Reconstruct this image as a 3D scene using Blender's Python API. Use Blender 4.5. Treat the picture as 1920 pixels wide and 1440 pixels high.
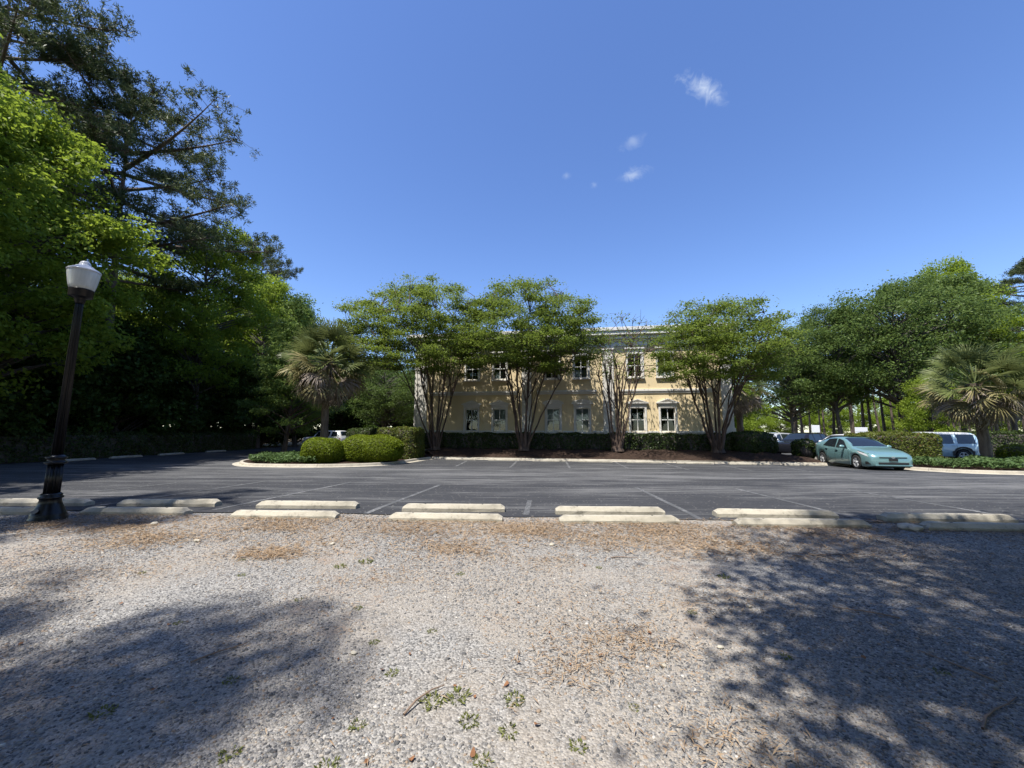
import bpy, bmesh, math, random
import numpy as np
from mathutils import Vector, Matrix

for o in list(bpy.data.objects):
    bpy.data.objects.remove(o)
SC = bpy.context.scene
COL = SC.collection
R = math.radians

# ------------------------------------------------------------------ camera
PITCH = math.atan(92 / 730.0)
cd = bpy.data.cameras.new('camera')
cam = bpy.data.objects.new('camera', cd)
COL.objects.link(cam)
cd.sensor_width = 36.0
cd.lens = 36.0 * 730 / 1920
cd.clip_start = 0.05
cd.clip_end = 3000
cam.matrix_world = (Matrix.Translation((0, 0, 1.6)) @ Matrix.Rotation(math.pi / 2 + PITCH, 4, 'X')
                    @ Matrix.Rotation(0.004, 4, 'Z'))
SC.camera = cam

# ------------------------------------------------------------------ light
SUN_EL, SHADOW_AZ = R(64), R(40)          # shadows fall 40 degrees right of straight ahead
to_sun = Vector((-math.sin(SHADOW_AZ) * math.cos(SUN_EL), -math.cos(SHADOW_AZ) * math.cos(SUN_EL), math.sin(SUN_EL)))
sl = bpy.data.lights.new('sun', 'SUN')
sl.energy = 5.0
sl.angle = R(0.53)
sl.color = (1.0, 0.955, 0.88)
sun = bpy.data.objects.new('sun', sl)
COL.objects.link(sun)
sun.rotation_euler = (-to_sun).to_track_quat('-Z', 'Y').to_euler()
sun.location = (-20, -20, 60)

SC.view_settings.view_transform = 'Standard'
SC.view_settings.look = 'None'
SC.view_settings.gamma = 1
SC.view_settings.exposure = 0.8
SC.render.engine = 'CYCLES'
SC.cycles.use_denoising = True
SC.cycles.max_bounces = 6
SC.cycles.transparent_max_bounces = 8
SC.cycles.caustics_reflective = False
SC.cycles.caustics_refractive = False


# ------------------------------------------------------------------ node helpers
def N(nt, t, **kw):
    n = nt.nodes.new(t)
    for k, v in kw.items():
        if k.startswith('i_'):
            n.inputs[k[2:].replace('_', ' ')].default_value = v
        else:
            setattr(n, k, v)
    return n


def L(nt, a, b):
    nt.links.new(a, b)


def math_node(nt, op, a, b=None, clamp=False):
    n = nt.nodes.new('ShaderNodeMath')
    n.operation = op
    n.use_clamp = clamp
    for i, v in enumerate((a, b)):
        if v is None:
            continue
        if isinstance(v, (int, float)):
            n.inputs[i].default_value = v
        else:
            nt.links.new(v, n.inputs[i])
    return n.outputs[0]


def mixc(nt, fac, a, b):
    n = nt.nodes.new('ShaderNodeMix')
    n.data_type = 'RGBA'
    for s, v in ((n.inputs[0], fac), (n.inputs[6], a), (n.inputs[7], b)):
        if isinstance(v, (int, float)):
            s.default_value = v
        elif isinstance(v, tuple):
            s.default_value = (*v, 1.0) if len(v) == 3 else v
        else:
            nt.links.new(v, s)
    return n.outputs[2]


def maprange(nt, v, a, b, c=0.0, d=1.0, smooth=False):
    n = nt.nodes.new('ShaderNodeMapRange')
    if smooth:
        n.interpolation_type = 'SMOOTHSTEP'
    nt.links.new(v, n.inputs[0])
    for i, x in zip((1, 2, 3, 4), (a, b, c, d)):
        n.inputs[i].default_value = x
    return n.outputs[0]


def noise(nt, vec, scale, detail=4.0, rough=0.6):
    n = nt.nodes.new('ShaderNodeTexNoise')
    n.inputs['Scale'].default_value = scale
    n.inputs['Detail'].default_value = detail
    n.inputs['Roughness'].default_value = rough
    if vec is not None:
        nt.links.new(vec, n.inputs['Vector'])
    return n.outputs['Fac']


def coords(nt, kind='Object', scale=None, rotz=0):
    t = nt.nodes.new('ShaderNodeTexCoord').outputs[kind]
    if scale is None and not rotz:
        return t
    m = nt.nodes.new('ShaderNodeMapping')
    if scale is not None:
        m.inputs['Scale'].default_value = scale
    m.inputs['Rotation'].default_value = (0, 0, rotz)
    nt.links.new(t, m.inputs['Vector'])
    return m.outputs[0]


def new_mat(name):
    m = bpy.data.materials.new(name)
    m.use_nodes = True
    nt = m.node_tree
    b = nt.nodes['Principled BSDF']
    return m, nt, b


def bump(nt, b, height, strength=0.3, dist=0.02):
    n = nt.nodes.new('ShaderNodeBump')
    n.inputs['Strength'].default_value = strength
    n.inputs['Distance'].default_value = dist
    nt.links.new(height, n.inputs['Height'])
    nt.links.new(n.outputs[0], b.inputs['Normal'])


# ------------------------------------------------------------------ sky
w = bpy.data.worlds.new('World')
SC.world = w
w.use_nodes = True
nt = w.node_tree
bg = nt.nodes['Background']
bg.inputs['Strength'].default_value = 0.10
sky = nt.nodes.new('ShaderNodeTexSky')
sky.sky_type = 'NISHITA'
sky.sun_disc = False
sky.sun_elevation = SUN_EL
sky.sun_rotation = math.pi + SHADOW_AZ
sky.altitude = 0
sky.air_density = 1.0
sky.dust_density = 0.35
sky.ozone_density = 3.0
d = nt.nodes.new('ShaderNodeTexCoord').outputs['Generated']
nz = nt.nodes.new('ShaderNodeTexNoise')
nz.inputs['Scale'].default_value = 34
nz.inputs['Detail'].default_value = 8
nz.inputs['Roughness'].default_value = 0.62
nz.inputs['Distortion'].default_value = 0.8
L(nt, d, nz.inputs['Vector'])
cov = None
# a few small fair-weather wisps: direction, half-length, half-height, tilt, density
for c, ra, rb, tilt, dens in (((0.3632, 0.6646, 0.653), 0.072, 0.026, -0.75, 0.95),
                              ((0.2602, 0.7863, 0.5603), 0.045, 0.020, 0.1, 0.5),
                              ((0.251, 0.7505, 0.6114), 0.036, 0.020, 0.3, 0.28),
                              ((0.1204, 0.81, 0.5739), 0.016, 0.012, 0.0, 0.22),
                              ((0.184, 0.8121, 0.5537), 0.016, 0.012, 0.6, 0.22)):
    c = Vector(c).normalized()
    e = c.cross(Vector((0, 0, 1))).normalized()
    u = e.cross(c).normalized()
    a1 = e * math.cos(tilt) + u * math.sin(tilt)
    a2 = -e * math.sin(tilt) + u * math.cos(tilt)
    qs = []
    for ax, rr in ((a1, ra), (a2, rb)):
        dp = nt.nodes.new('ShaderNodeVectorMath')
        dp.operation = 'DOT_PRODUCT'
        L(nt, d, dp.inputs[0])
        dp.inputs[1].default_value = ax
        qs.append(math_node(nt, 'POWER', math_node(nt, 'DIVIDE', dp.outputs['Value'], rr), 2.0))
    dp = nt.nodes.new('ShaderNodeVectorMath')
    dp.operation = 'DOT_PRODUCT'
    L(nt, d, dp.inputs[0])
    dp.inputs[1].default_value = c
    front = math_node(nt, 'GREATER_THAN', dp.outputs['Value'], 0.0)
    rr = math_node(nt, 'SQRT', math_node(nt, 'ADD', qs[0], qs[1]))
    fall = math_node(nt, 'MULTIPLY', math_node(nt, 'SUBTRACT', 1.0, rr), 0.55)
    m_ = maprange(nt, math_node(nt, 'ADD', nz.outputs['Fac'], fall), 0.60, 1.25, 0, dens, True)
    m_ = math_node(nt, 'MULTIPLY', m_, math_node(nt, 'MULTIPLY', front, maprange(nt, rr, 1.0, 1.5, 1, 0, True)))
    cov = m_ if cov is None else math_node(nt, 'MAXIMUM', cov, m_)
hs = nt.nodes.new('ShaderNodeHueSaturation')
hs.inputs['Saturation'].default_value = 1.15
hs.inputs['Hue'].default_value = 0.511
hs.inputs['Value'].default_value = 1.36
L(nt, sky.outputs[0], hs.inputs['Color'])
skycol = mixc(nt, cov, hs.outputs[0], (4.4, 5.0, 5.9))
L(nt, skycol, bg.inputs['Color'])


# ------------------------------------------------------------------ materials
MAT = {}


def simple(name, col, rough=0.6, metal=0.0, var=0.12, scale=8.0, spec=0.5, coat=0.0, bmp=0.0):
    m, nt, b = new_mat(name)
    v = coords(nt)
    n = noise(nt, v, scale, 5)
    dark = tuple(c * (1 - var) for c in col)
    light = tuple(min(1, c * (1 + var)) for c in col)
    L(nt, mixc(nt, n, dark, light), b.inputs['Base Color'])
    b.inputs['Roughness'].default_value = rough
    b.inputs['Metallic'].default_value = metal
    b.inputs['Specular IOR Level'].default_value = spec
    b.inputs['Coat Weight'].default_value = coat
    if bmp:
        bump(nt, b, noise(nt, v, scale * 6, 4), bmp, 0.01)
    MAT[name] = m
    return m


def leaf(name, dark, light, trans=0.35, rough=0.5, patch=0.0, patchcol=(0.2, 0.14, 0.05)):
    m, nt, b = new_mat(name)
    g = nt.nodes.new('ShaderNodeNewGeometry').outputs['Random Per Island']
    oi = nt.nodes.new('ShaderNodeObjectInfo').outputs['Random']
    big = noise(nt, coords(nt), 0.8, 2)
    f = math_node(nt, 'ADD', math_node(nt, 'MULTIPLY', g, 0.55), math_node(nt, 'MULTIPLY', big, 0.45))
    f = math_node(nt, 'ADD', f, math_node(nt, 'MULTIPLY', math_node(nt, 'SUBTRACT', oi, 0.5), 0.25), True)
    c = mixc(nt, f, dark, light)
    if patch:
        c = mixc(nt, math_node(nt, 'LESS_THAN', g, patch), c, patchcol)
    L(nt, c, b.inputs['Base Color'])
    b.inputs['Roughness'].default_value = rough
    b.inputs['Specular IOR Level'].default_value = 0.16
    tr = nt.nodes.new('ShaderNodeBsdfTranslucent')
    L(nt, mixc(nt, 0.5, c, tuple(min(1, x * 1.5) for x in light)), tr.inputs['Color'])
    mx = nt.nodes.new('ShaderNodeMixShader')
    mx.inputs[0].default_value = trans
    L(nt, b.outputs[0], mx.inputs[1])
    L(nt, tr.outputs[0], mx.inputs[2])
    L(nt, mx.outputs[0], nt.nodes['Material Output'].inputs['Surface'])
    MAT[name] = m
    return m


def bark(name, a, b_, scale=6.0, strength=0.6):
    m, nt, b = new_mat(name)
    v = coords(nt, scale=(1, 1, 0.22))
    n = noise(nt, v, scale, 6, 0.65)
    L(nt, mixc(nt, maprange(nt, n, 0.35, 0.65), a, b_), b.inputs['Base Color'])
    b.inputs['Roughness'].default_value = 0.85
    bump(nt, b, noise(nt, v, scale * 3, 5), strength, 0.03)
    MAT[name] = m
    return m


leaf('leaf_crape', (0.055, 0.096, 0.018), (0.210, 0.268, 0.044), 0.45)
leaf('leaf_gum', (0.075, 0.125, 0.014), (0.255, 0.330, 0.038), 0.48)
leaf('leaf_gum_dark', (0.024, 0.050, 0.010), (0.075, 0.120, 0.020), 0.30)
leaf('leaf_oak', (0.048, 0.085, 0.022), (0.140, 0.195, 0.046), 0.38)
leaf('leaf_cypress', (0.085, 0.140, 0.030), (0.220, 0.300, 0.075), 0.45)
leaf('needle_pine', (0.034, 0.052, 0.022), (0.095, 0.120, 0.045), 0.2)
leaf('leaf_boxwood', (0.060, 0.095, 0.006), (0.205, 0.250, 0.014), 0.28, 0.5)
leaf('leaf_hedge', (0.022, 0.042, 0.012), (0.070, 0.095, 0.025), 0.20, 0.4)
leaf('leaf_privet', (0.040, 0.065, 0.012), (0.150, 0.170, 0.035), 0.25, 0.4, 0.05, (0.16, 0.09, 0.04))
leaf('leaf_juniper', (0.036, 0.072, 0.024), (0.115, 0.175, 0.055), 0.20)
leaf('palm_green', (0.050, 0.078, 0.024), (0.175, 0.200, 0.070), 0.3, 0.4)
leaf('palm_tan', (0.120, 0.110, 0.045), (0.300, 0.260, 0.120), 0.25, 0.5)
leaf('palm_dead', (0.150, 0.120, 0.095), (0.380, 0.320, 0.260), 0.2, 0.7)
leaf('weed', (0.075, 0.095, 0.025), (0.190, 0.200, 0.055), 0.30)
leaf('straw', (0.155, 0.092, 0.050), (0.43, 0.325, 0.215), 0.10, 0.8)
leaf('dead_leaf', (0.13, 0.06, 0.03), (0.30, 0.15, 0.075), 0.15, 0.7)
bark('bark_pine', (0.060, 0.045, 0.035), (0.150, 0.115, 0.090))
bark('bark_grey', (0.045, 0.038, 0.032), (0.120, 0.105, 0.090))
bark('bark_crape', (0.038, 0.025, 0.019), (0.130, 0.088, 0.064), 4.0, 0.25)
bark('bark_palm', (0.085, 0.060, 0.042), (0.210, 0.160, 0.115), 9.0, 0.9)
simple('dead_wood', (0.20, 0.14, 0.10), 0.9, var=0.35)


def concrete(name, col, stain=0.55):
    m, nt, b = new_mat(name)
    v = coords(nt)
    n1 = noise(nt, v, 2.2, 6, 0.7)
    n2 = noise(nt, v, 55, 3)
    n3 = noise(nt, v, 9, 5, 0.7)
    oi = nt.nodes.new('ShaderNodeObjectInfo').outputs['Random']
    c = mixc(nt, maprange(nt, n1, 0.42, 0.72), col, tuple(x * stain for x in col))
    c = mixc(nt, math_node(nt, 'MULTIPLY', n2, 0.45), c, tuple(x * 0.55 for x in col))
    c = mixc(nt, maprange(nt, n3, 0.57, 0.72, 0, 0.7), c, (0.10, 0.09, 0.075))
    c = mixc(nt, math_node(nt, 'MULTIPLY', oi, 0.22), c, (0.22, 0.20, 0.16))
    L(nt, c, b.inputs['Base Color'])
    b.inputs['Roughness'].default_value = 0.9
    b.inputs['Specular IOR Level'].default_value = 0.2
    bump(nt, b, math_node(nt, 'ADD', n2, n3), 0.5, 0.008)
    MAT[name] = m


concrete('concrete_stop', (0.48, 0.44, 0.355))
concrete('concrete_kerb', (0.50, 0.455, 0.37))

# asphalt: dark sealed tar, sandy grey wear drawn out along the driving aisle, pale aggregate flecks
m, nt, b = new_mat('asphalt')
v = coords(nt)
vs = coords(nt, scale=(0.22, 1.25, 1), rotz=R(9))
n_big = noise(nt, vs, 0.55, 7, 0.68)
n_mid = noise(nt, vs, 2.1, 6, 0.7)
n_sp = noise(nt, v, 60, 2)
n_str = noise(nt, coords(nt, scale=(0.16, 2.6, 1), rotz=R(8)), 2.6, 6, 0.75)
sep = nt.nodes.new('ShaderNodeSeparateXYZ')
L(nt, v, sep.inputs[0])
ylot = math_node(nt, 'ADD', sep.outputs[1], math_node(nt, 'MULTIPLY', sep.outputs[0], 0.16))
aisle = math_node(nt, 'MULTIPLY', maprange(nt, ylot, 8.5, 13.5, 0, 1, True), maprange(nt, ylot, 16.0, 20.0, 1, 0.1, True))
wear = math_node(nt, 'ADD', math_node(nt, 'MULTIPLY', n_big, 0.75), math_node(nt, 'MULTIPLY', n_mid, 0.2))
wear = math_node(nt, 'ADD', wear, math_node(nt, 'MULTIPLY', math_node(nt, 'SUBTRACT', n_str, 0.5), 1.1))
wear = maprange(nt, math_node(nt, 'ADD', wear, math_node(nt, 'MULTIPLY', aisle, 0.10)), 0.47, 0.74, 0, 1, True)
c = mixc(nt, n_mid, (0.023, 0.024, 0.027), (0.041, 0.042, 0.046))
c = mixc(nt, math_node(nt, 'MULTIPLY', wear, 0.85), c, (0.150, 0.149, 0.146))
c = mixc(nt, maprange(nt, n_sp, 0.60, 0.72, 0, 0.7), c, (0.13, 0.13, 0.13))
dots = nt.nodes.new('ShaderNodeTexVoronoi')
dots.inputs['Scale'].default_value = 9
L(nt, v, dots.inputs['Vector'])
c = mixc(nt, math_node(nt, 'LESS_THAN', dots.outputs['Distance'], 0.13), c, (0.20, 0.195, 0.18))
L(nt, c, b.inputs['Base Color'])
b.inputs['Roughness'].default_value = 0.82
b.inputs['Specular IOR Level'].default_value = 0.3
bump(nt, b, noise(nt, v, 90, 3), 0.55, 0.012)
MAT['asphalt'] = m

# painted line: worn white paint with the tar showing through
m, nt, b = new_mat('line_paint')
v = coords(nt)
n1 = noise(nt, v, 26, 6, 0.75)
n2 = noise(nt, v, 2.0, 3)
k = maprange(nt, math_node(nt, 'ADD', n1, math_node(nt, 'MULTIPLY', n2, 0.6)), 0.56, 0.80, 0, 0.95)
L(nt, mixc(nt, k, (0.27, 0.27, 0.265), (0.055, 0.057, 0.06)), b.inputs['Base Color'])
b.inputs['Roughness'].default_value = 0.8
MAT['line_paint'] = m

# gravel sheet under the loose stones
m, nt, b = new_mat('gravel')
v = coords(nt)
vo = nt.nodes.new('ShaderNodeTexVoronoi')
vo.inputs['Scale'].default_value = 88
L(nt, v, vo.inputs['Vector'])
sepc = nt.nodes.new('ShaderNodeSeparateColor')
L(nt, vo.outputs['Color'], sepc.inputs[0])
stone = mixc(nt, sepc.outputs[0], (0.075, 0.075, 0.075), (0.37, 0.355, 0.33))
sandn = noise(nt, v, 0.42, 6, 0.62)
fine = noise(nt, v, 7.0, 6, 0.7)
sandmask = maprange(nt, math_node(nt, 'ADD', sandn, math_node(nt, 'MULTIPLY', fine, 0.35)), 0.54, 0.80, 0, 1, True)
c = mixc(nt, math_node(nt, 'MULTIPLY', sandmask, 0.66), stone, mixc(nt, noise(nt, v, 120, 2), (0.18, 0.152, 0.122), (0.45, 0.40, 0.335)))
rust = maprange(nt, math_node(nt, 'ADD', noise(nt, v, 0.8, 5, 0.7), math_node(nt, 'MULTIPLY', fine, 0.3)), 0.72, 0.90, 0, 0.55, True)
c = mixc(nt, rust, c, (0.24, 0.145, 0.085))
L(nt, c, b.inputs['Base Color'])
b.inputs['Roughness'].default_value = 0.95
b.inputs['Specular IOR Level'].default_value = 0.15
bump(nt, b, vo.outputs['Distance'], 0.7, 0.010)
nt.nodes['Bump'].invert = True
MAT['gravel'] = m

m, nt, b = new_mat('pebble')
g = nt.nodes.new('ShaderNodeNewGeometry').outputs['Random Per Island']
rp = nt.nodes.new('ShaderNodeValToRGB')
rp.color_ramp.interpolation = 'CONSTANT'
cr = rp.color_ramp
stops = [(0.0, (0.085, 0.084, 0.085)), (0.14, (0.140, 0.137, 0.135)), (0.36, (0.200, 0.194, 0.188)), (0.60, (0.265, 0.254, 0.240)),
         (0.78, (0.32, 0.285, 0.24)), (0.88, (0.25, 0.190, 0.14)), (0.985, (0.46, 0.435, 0.395))]
cr.elements[0].color = (*stops[0][1], 1)
cr.elements[1].position = stops[1][0]
cr.elements[1].color = (*stops[1][1], 1)
for p, cc in stops[2:]:
    e_ = cr.elements.new(p)
    e_.color = (*cc, 1)
L(nt, g, rp.inputs[0])
L(nt, rp.outputs[0], b.inputs['Base Color'])
b.inputs['Roughness'].default_value = 0.85
b.inputs['Specular IOR Level'].default_value = 0.25
MAT['pebble'] = m

# soils
for nm, a_, b_, sc_ in (('mulch', (0.018, 0.012, 0.009), (0.085, 0.056, 0.042), 7.0),
                        ('forest_soil', (0.040, 0.030, 0.018), (0.120, 0.095, 0.050), 4.0),
                        ('straw_soil', (0.095, 0.085, 0.035), (0.210, 0.185, 0.080), 1.5)):
    m, nt, b = new_mat(nm)
    v = coords(nt)
    n1 = noise(nt, v, sc_, 8, 0.75)
    n2 = noise(nt, v, sc_ * 0.1, 4)
    c = mixc(nt, maprange(nt, n1, 0.35, 0.68), a_, b_)
    L(nt, mixc(nt, math_node(nt, 'MULTIPLY', n2, 0.5), c, a_), b.inputs['Base Color'])
    b.inputs['Roughness'].default_value = 0.95
    b.inputs['Specular IOR Level'].default_value = 0.1
    bump(nt, b, n1, 1.0, 0.06)
    MAT[nm] = m

# stucco
for nm, col in (('stucco_yellow', (0.72, 0.585, 0.36)), ('stucco_white', (0.66, 0.63, 0.57))):
    m, nt, b = new_mat(nm)
    v = coords(nt)
    n1 = noise(nt, v, 0.7, 5, 0.65)
    n2 = noise(nt, coords(nt, scale=(3, 3, 0.35)), 1.2, 5, 0.7)
    c = mixc(nt, math_node(nt, 'MULTIPLY', n1, 0.35), col, tuple(x * 0.72 for x in col))
    c = mixc(nt, maprange(nt, n2, 0.55, 0.80, 0, 0.28), c, tuple(x * 0.55 for x in col))
    L(nt, c, b.inputs['Base Color'])
    b.inputs['Roughness'].default_value = 0.9
    bump(nt, b, noise(nt, v, 45, 4), 0.35, 0.01)
    MAT[nm] = m
simple('trim_white', (0.66, 0.64, 0.60), 0.55, var=0.10)
simple('sash_white', (0.70, 0.70, 0.68), 0.4, var=0.05)
simple('roof_grey', (0.30, 0.30, 0.29), 0.8)
simple('interior_dark', (0.035, 0.036, 0.038), 0.9)
simple('blind_grey', (0.30, 0.31, 0.31), 0.8, var=0.1, scale=3)

m, nt, b = new_mat('window_glass')
gl = nt.nodes.new('ShaderNodeBsdfGlossy')
gl.inputs['Roughness'].default_value = 0.03
gl.inputs['Color'].default_value = (0.85, 0.92, 0.95, 1)
tp = nt.nodes.new('ShaderNodeBsdfTransparent')
tp.inputs['Color'].default_value = (0.62, 0.70, 0.70, 1)
fr = nt.nodes.new('ShaderNodeFresnel')
fr.inputs['IOR'].default_value = 1.6
L(nt, noise(nt, coords(nt), 1.3, 2), nt.nodes.new('ShaderNodeBump').inputs['Height'])
bn = nt.nodes['Bump']
bn.inputs['Strength'].default_value = 0.05
L(nt, bn.outputs[0], gl.inputs['Normal'])
mx = nt.nodes.new('ShaderNodeMixShader')
L(nt, math_node(nt, 'ADD', fr.outputs[0], 0.01), mx.inputs[0])
L(nt, tp.outputs[0], mx.inputs[1])
L(nt, gl.outputs[0], mx.inputs[2])
L(nt, mx.outputs[0], nt.nodes['Material Output'].inputs['Surface'])
MAT['window_glass'] = m

simple('lamp_black', (0.005, 0.005, 0.006), 0.30, var=0.3, scale=14, spec=0.35, bmp=0.02)
m, nt, b = new_mat('lamp_globe')
vv = coords(nt)
wv = nt.nodes.new('ShaderNodeTexNoise')
wv.inputs['Scale'].default_value = 30
L(nt, coords(nt, scale=(1, 1, 0.1)), wv.inputs['Vector'])
L(nt, mixc(nt, wv.outputs['Fac'], (0.52, 0.54, 0.50), (0.78, 0.79, 0.75)), b.inputs['Base Color'])
b.inputs['Roughness'].default_value = 0.18
b.inputs['Subsurface Weight'].default_value = 0.25
b.inputs['Subsurface Radius'].default_value = (0.1, 0.1, 0.1)
MAT['lamp_globe'] = m
simple('lamp_cap', (0.62, 0.63, 0.64), 0.25, var=0.06, spec=0.6)
simple('lamp_plate', (0.10, 0.10, 0.10), 0.35, metal=0.3)

simple('car_teal', (0.165, 0.300, 0.310), 0.30, metal=0.35, var=0.04, coat=1.0)
simple('car_white', (0.72, 0.72, 0.71), 0.35, var=0.03, coat=0.8)
simple('car_silver', (0.52, 0.53, 0.54), 0.32, metal=0.4, var=0.03, coat=0.8)
simple('car_dark', (0.010, 0.011, 0.015), 0.20, var=0.05, coat=0.3, spec=0.12)
simple('car_blue', (0.44, 0.60, 0.66), 0.35, var=0.03, coat=0.8)
simple('car_glass', (0.012, 0.017, 0.022), 0.04, var=0.2, spec=0.8)
simple('tyre', (0.018, 0.018, 0.018), 0.85, var=0.3)
simple('rim', (0.58, 0.59, 0.60), 0.35, metal=0.35, var=0.05)
simple('plastic_black', (0.014, 0.014, 0.015), 0.55, var=0.2)
simple('lamp_clear', (0.62, 0.64, 0.66), 0.12, metal=0.3, var=0.1, spec=0.8)
simple('lamp_red', (0.35, 0.02, 0.015), 0.2, var=0.1, spec=0.7)
simple('sign_white', (0.72, 0.72, 0.71), 0.5, var=0.06)
simple('sign_grey', (0.38, 0.40, 0.42), 0.5)


# ------------------------------------------------------------------ object helpers
def tag(o, label=None, cat=None, group=None, kind=None):
    for k_, v_ in (('label', label), ('category', cat), ('group', group), ('kind', kind)):
        if v_:
            o[k_] = v_
    return o


def empty(name, loc=(0, 0, 0), rz=0.0):
    o = bpy.data.objects.new(name, None)
    COL.objects.link(o)
    o.location = loc
    o.rotation_euler.z = rz
    o.empty_display_size = 0.2
    return o


def link(name, me, parent=None, loc=None):
    o = bpy.data.objects.new(name, me)
    COL.objects.link(o)
    if parent is not None:
        o.parent = parent
    if loc is not None:
        o.location = loc
    return o


def np_mesh(name, verts, faces, mat, smooth=False):
    """verts (n,3), faces (m,3) or (m,4) arrays"""
    verts = np.asarray(verts, dtype=np.float32).reshape(-1, 3)
    faces = np.asarray(faces, dtype=np.int32)
    m_, k_ = faces.shape
    me = bpy.data.meshes.new(name)
    me.vertices.add(len(verts))
    me.vertices.foreach_set('co', verts.ravel())
    me.loops.add(m_ * k_)
    me.loops.foreach_set('vertex_index', faces.ravel())
    me.polygons.add(m_)
    me.polygons.foreach_set('loop_start', np.arange(m_, dtype=np.int32) * k_)
    me.polygons.foreach_set('loop_total', np.full(m_, k_, dtype=np.int32))
    if smooth:
        me.polygons.foreach_set('use_smooth', np.ones(m_, dtype=bool))
    me.update(calc_edges=True)
    me.materials.append(MAT[mat])
    return me


class MB:
    """collects shapes into one mesh"""

    def __init__(self):
        self.v, self.f = [], []

    def add(self, vs, fs):
        n = len(self.v)
        self.v.extend([tuple(p) for p in vs])
        self.f.extend([tuple(i + n for i in f) for f in fs])
        return self

    def box(self, x0, x1, y0, y1, z0, z1):
        vs = [(x, y, z) for z in (z0, z1) for y in (y0, y1) for x in (x0, x1)]
        return self.add(vs, [(0, 2, 3, 1), (4, 5, 7, 6), (0, 1, 5, 4), (2, 6, 7, 3), (0, 4, 6, 2), (1, 3, 7, 5)])

    def prism_x(self, prof, x0, x1):
        """profile of (y,z) swept along x"""
        n = len(prof)
        vs = [(x0, y, z) for y, z in prof] + [(x1, y, z) for y, z in prof]
        fs = [tuple(range(n)), tuple(range(2 * n - 1, n - 1, -1))]
        fs += [(i, n + i, n + (i + 1) % n, (i + 1) % n) for i in range(n)]
        return self.add(vs, fs)

    def prism_y(self, prof, y0, y1):
        """profile of (x,z) swept along y"""
        n = len(prof)
        vs = [(x, y0, z) for x, z in prof] + [(x, y1, z) for x, z in prof]
        fs = [tuple(range(n)), tuple(range(2 * n - 1, n - 1, -1))]
        fs += [(i, (i + 1) % n, n + (i + 1) % n, n + i) for i in range(n)]
        return self.add(vs, fs)

    def lathe(self, prof, seg=24, flutes=0, depth=0.0, axis='z', c=(0, 0, 0), caps=True):
        vs, fs = [], []
        for r, z in prof:
            for i in range(seg):
                a = 2 * math.pi * i / seg
                rr = r * (1 - depth * (0.5 - 0.5 * math.cos(flutes * a))) if flutes else r
                p = (rr * math.cos(a), rr * math.sin(a), z)
                if axis == 'y':
                    p = (p[0], p[2], p[1])
                vs.append((p[0] + c[0], p[1] + c[1], p[2] + c[2]))
        for j in range(len(prof) - 1):
            for i in range(seg):
                k_ = (i + 1) % seg
                fs.append((j * seg + i, j * seg + k_, (j + 1) * seg + k_, (j + 1) * seg + i))
        if caps:
            fs.append(tuple(range(seg - 1, -1, -1)))
            fs.append(tuple(range((len(prof) - 1) * seg, len(prof) * seg)))
        return self.add(vs, fs)

    def build(self, name, mat, parent=None, smooth=False, bevel=0.0, loc=None):
        me = bpy.data.meshes.new(name)
        me.from_pydata(self.v, [], self.f)
        bm = bmesh.new()
        bm.from_mesh(me)
        bmesh.ops.recalc_face_normals(bm, faces=bm.faces)
        if bevel:
            bmesh.ops.bevel(bm, geom=list(bm.edges), offset=bevel, segments=1, affect='EDGES')
        bm.to_mesh(me)
        bm.free()
        if smooth:
            for p in me.polygons:
                p.use_smooth = True
        me.materials.append(MAT[mat])
        return link(name, me, parent, loc)


def copy_tree(o, parent=None):
    c = o.copy()
    COL.objects.link(c)
    c.parent = parent
    for ch in list(o.children):
        copy_tree(ch, c)
    return c


def zg(y):
    return 0.23 if y <= 7 else (0.0 if y >= 20 else 0.23 * (20 - y) / 13)


# ------------------------------------------------------------------ ground
def sheet(name, xs, rows, zoff, mat, jitter=0.0):
    """rows: list of callables y(x)"""
    vs, fs = [], []
    for r in rows:
        for x in xs:
            y = r(x)
            vs.append((x, y, zg(y) + zoff))
    n = len(xs)
    for j in range(len(rows) - 1):
        for i in range(n - 1):
            fs.append((j * n + i, j * n + i + 1, (j + 1) * n + i + 1, (j + 1) * n + i))
    o = link(name, np_mesh(name, vs, fs, mat))
    o['kind'] = 'structure'
    return o


rnd = random.Random(5)
sheet('ground', [-700, -60, 0, 60, 700], [lambda x, q=q: q for q in (-300, 0, 7, 20, 60, 900)], -0.05, 'forest_soil')
edge_noise = [(rnd.uniform(0.15, 0.9), rnd.uniform(0, 6.28), rnd.uniform(0.01, 0.035)) for _ in range(5)]


def lot_edge(x):
    y = 6.62 - 0.060 * x
    for i, (fq, ph, am) in enumerate(edge_noise):
        y += am * math.sin(x * fq * 4 + ph)
    return y


gx = list(np.linspace(-24, 24, 120))
sheet('gravel_yard', gx, [lambda x: -16.0, lambda x: 5.0, lambda x: lot_edge(x) + 0.35], 0.0, 'gravel')
ax = list(np.linspace(-24.3, 24, 150)) + [30, 40, 60, 80]
lot = sheet('parking_lot', ax, [lot_edge, lambda x: max(lot_edge(x) + 0.15, 7.05), lambda x: 20.0, lambda x: 75.0], 0.012, 'asphalt')
lot['label'] = 'dark worn asphalt parking lot with faded white stall lines'

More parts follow.
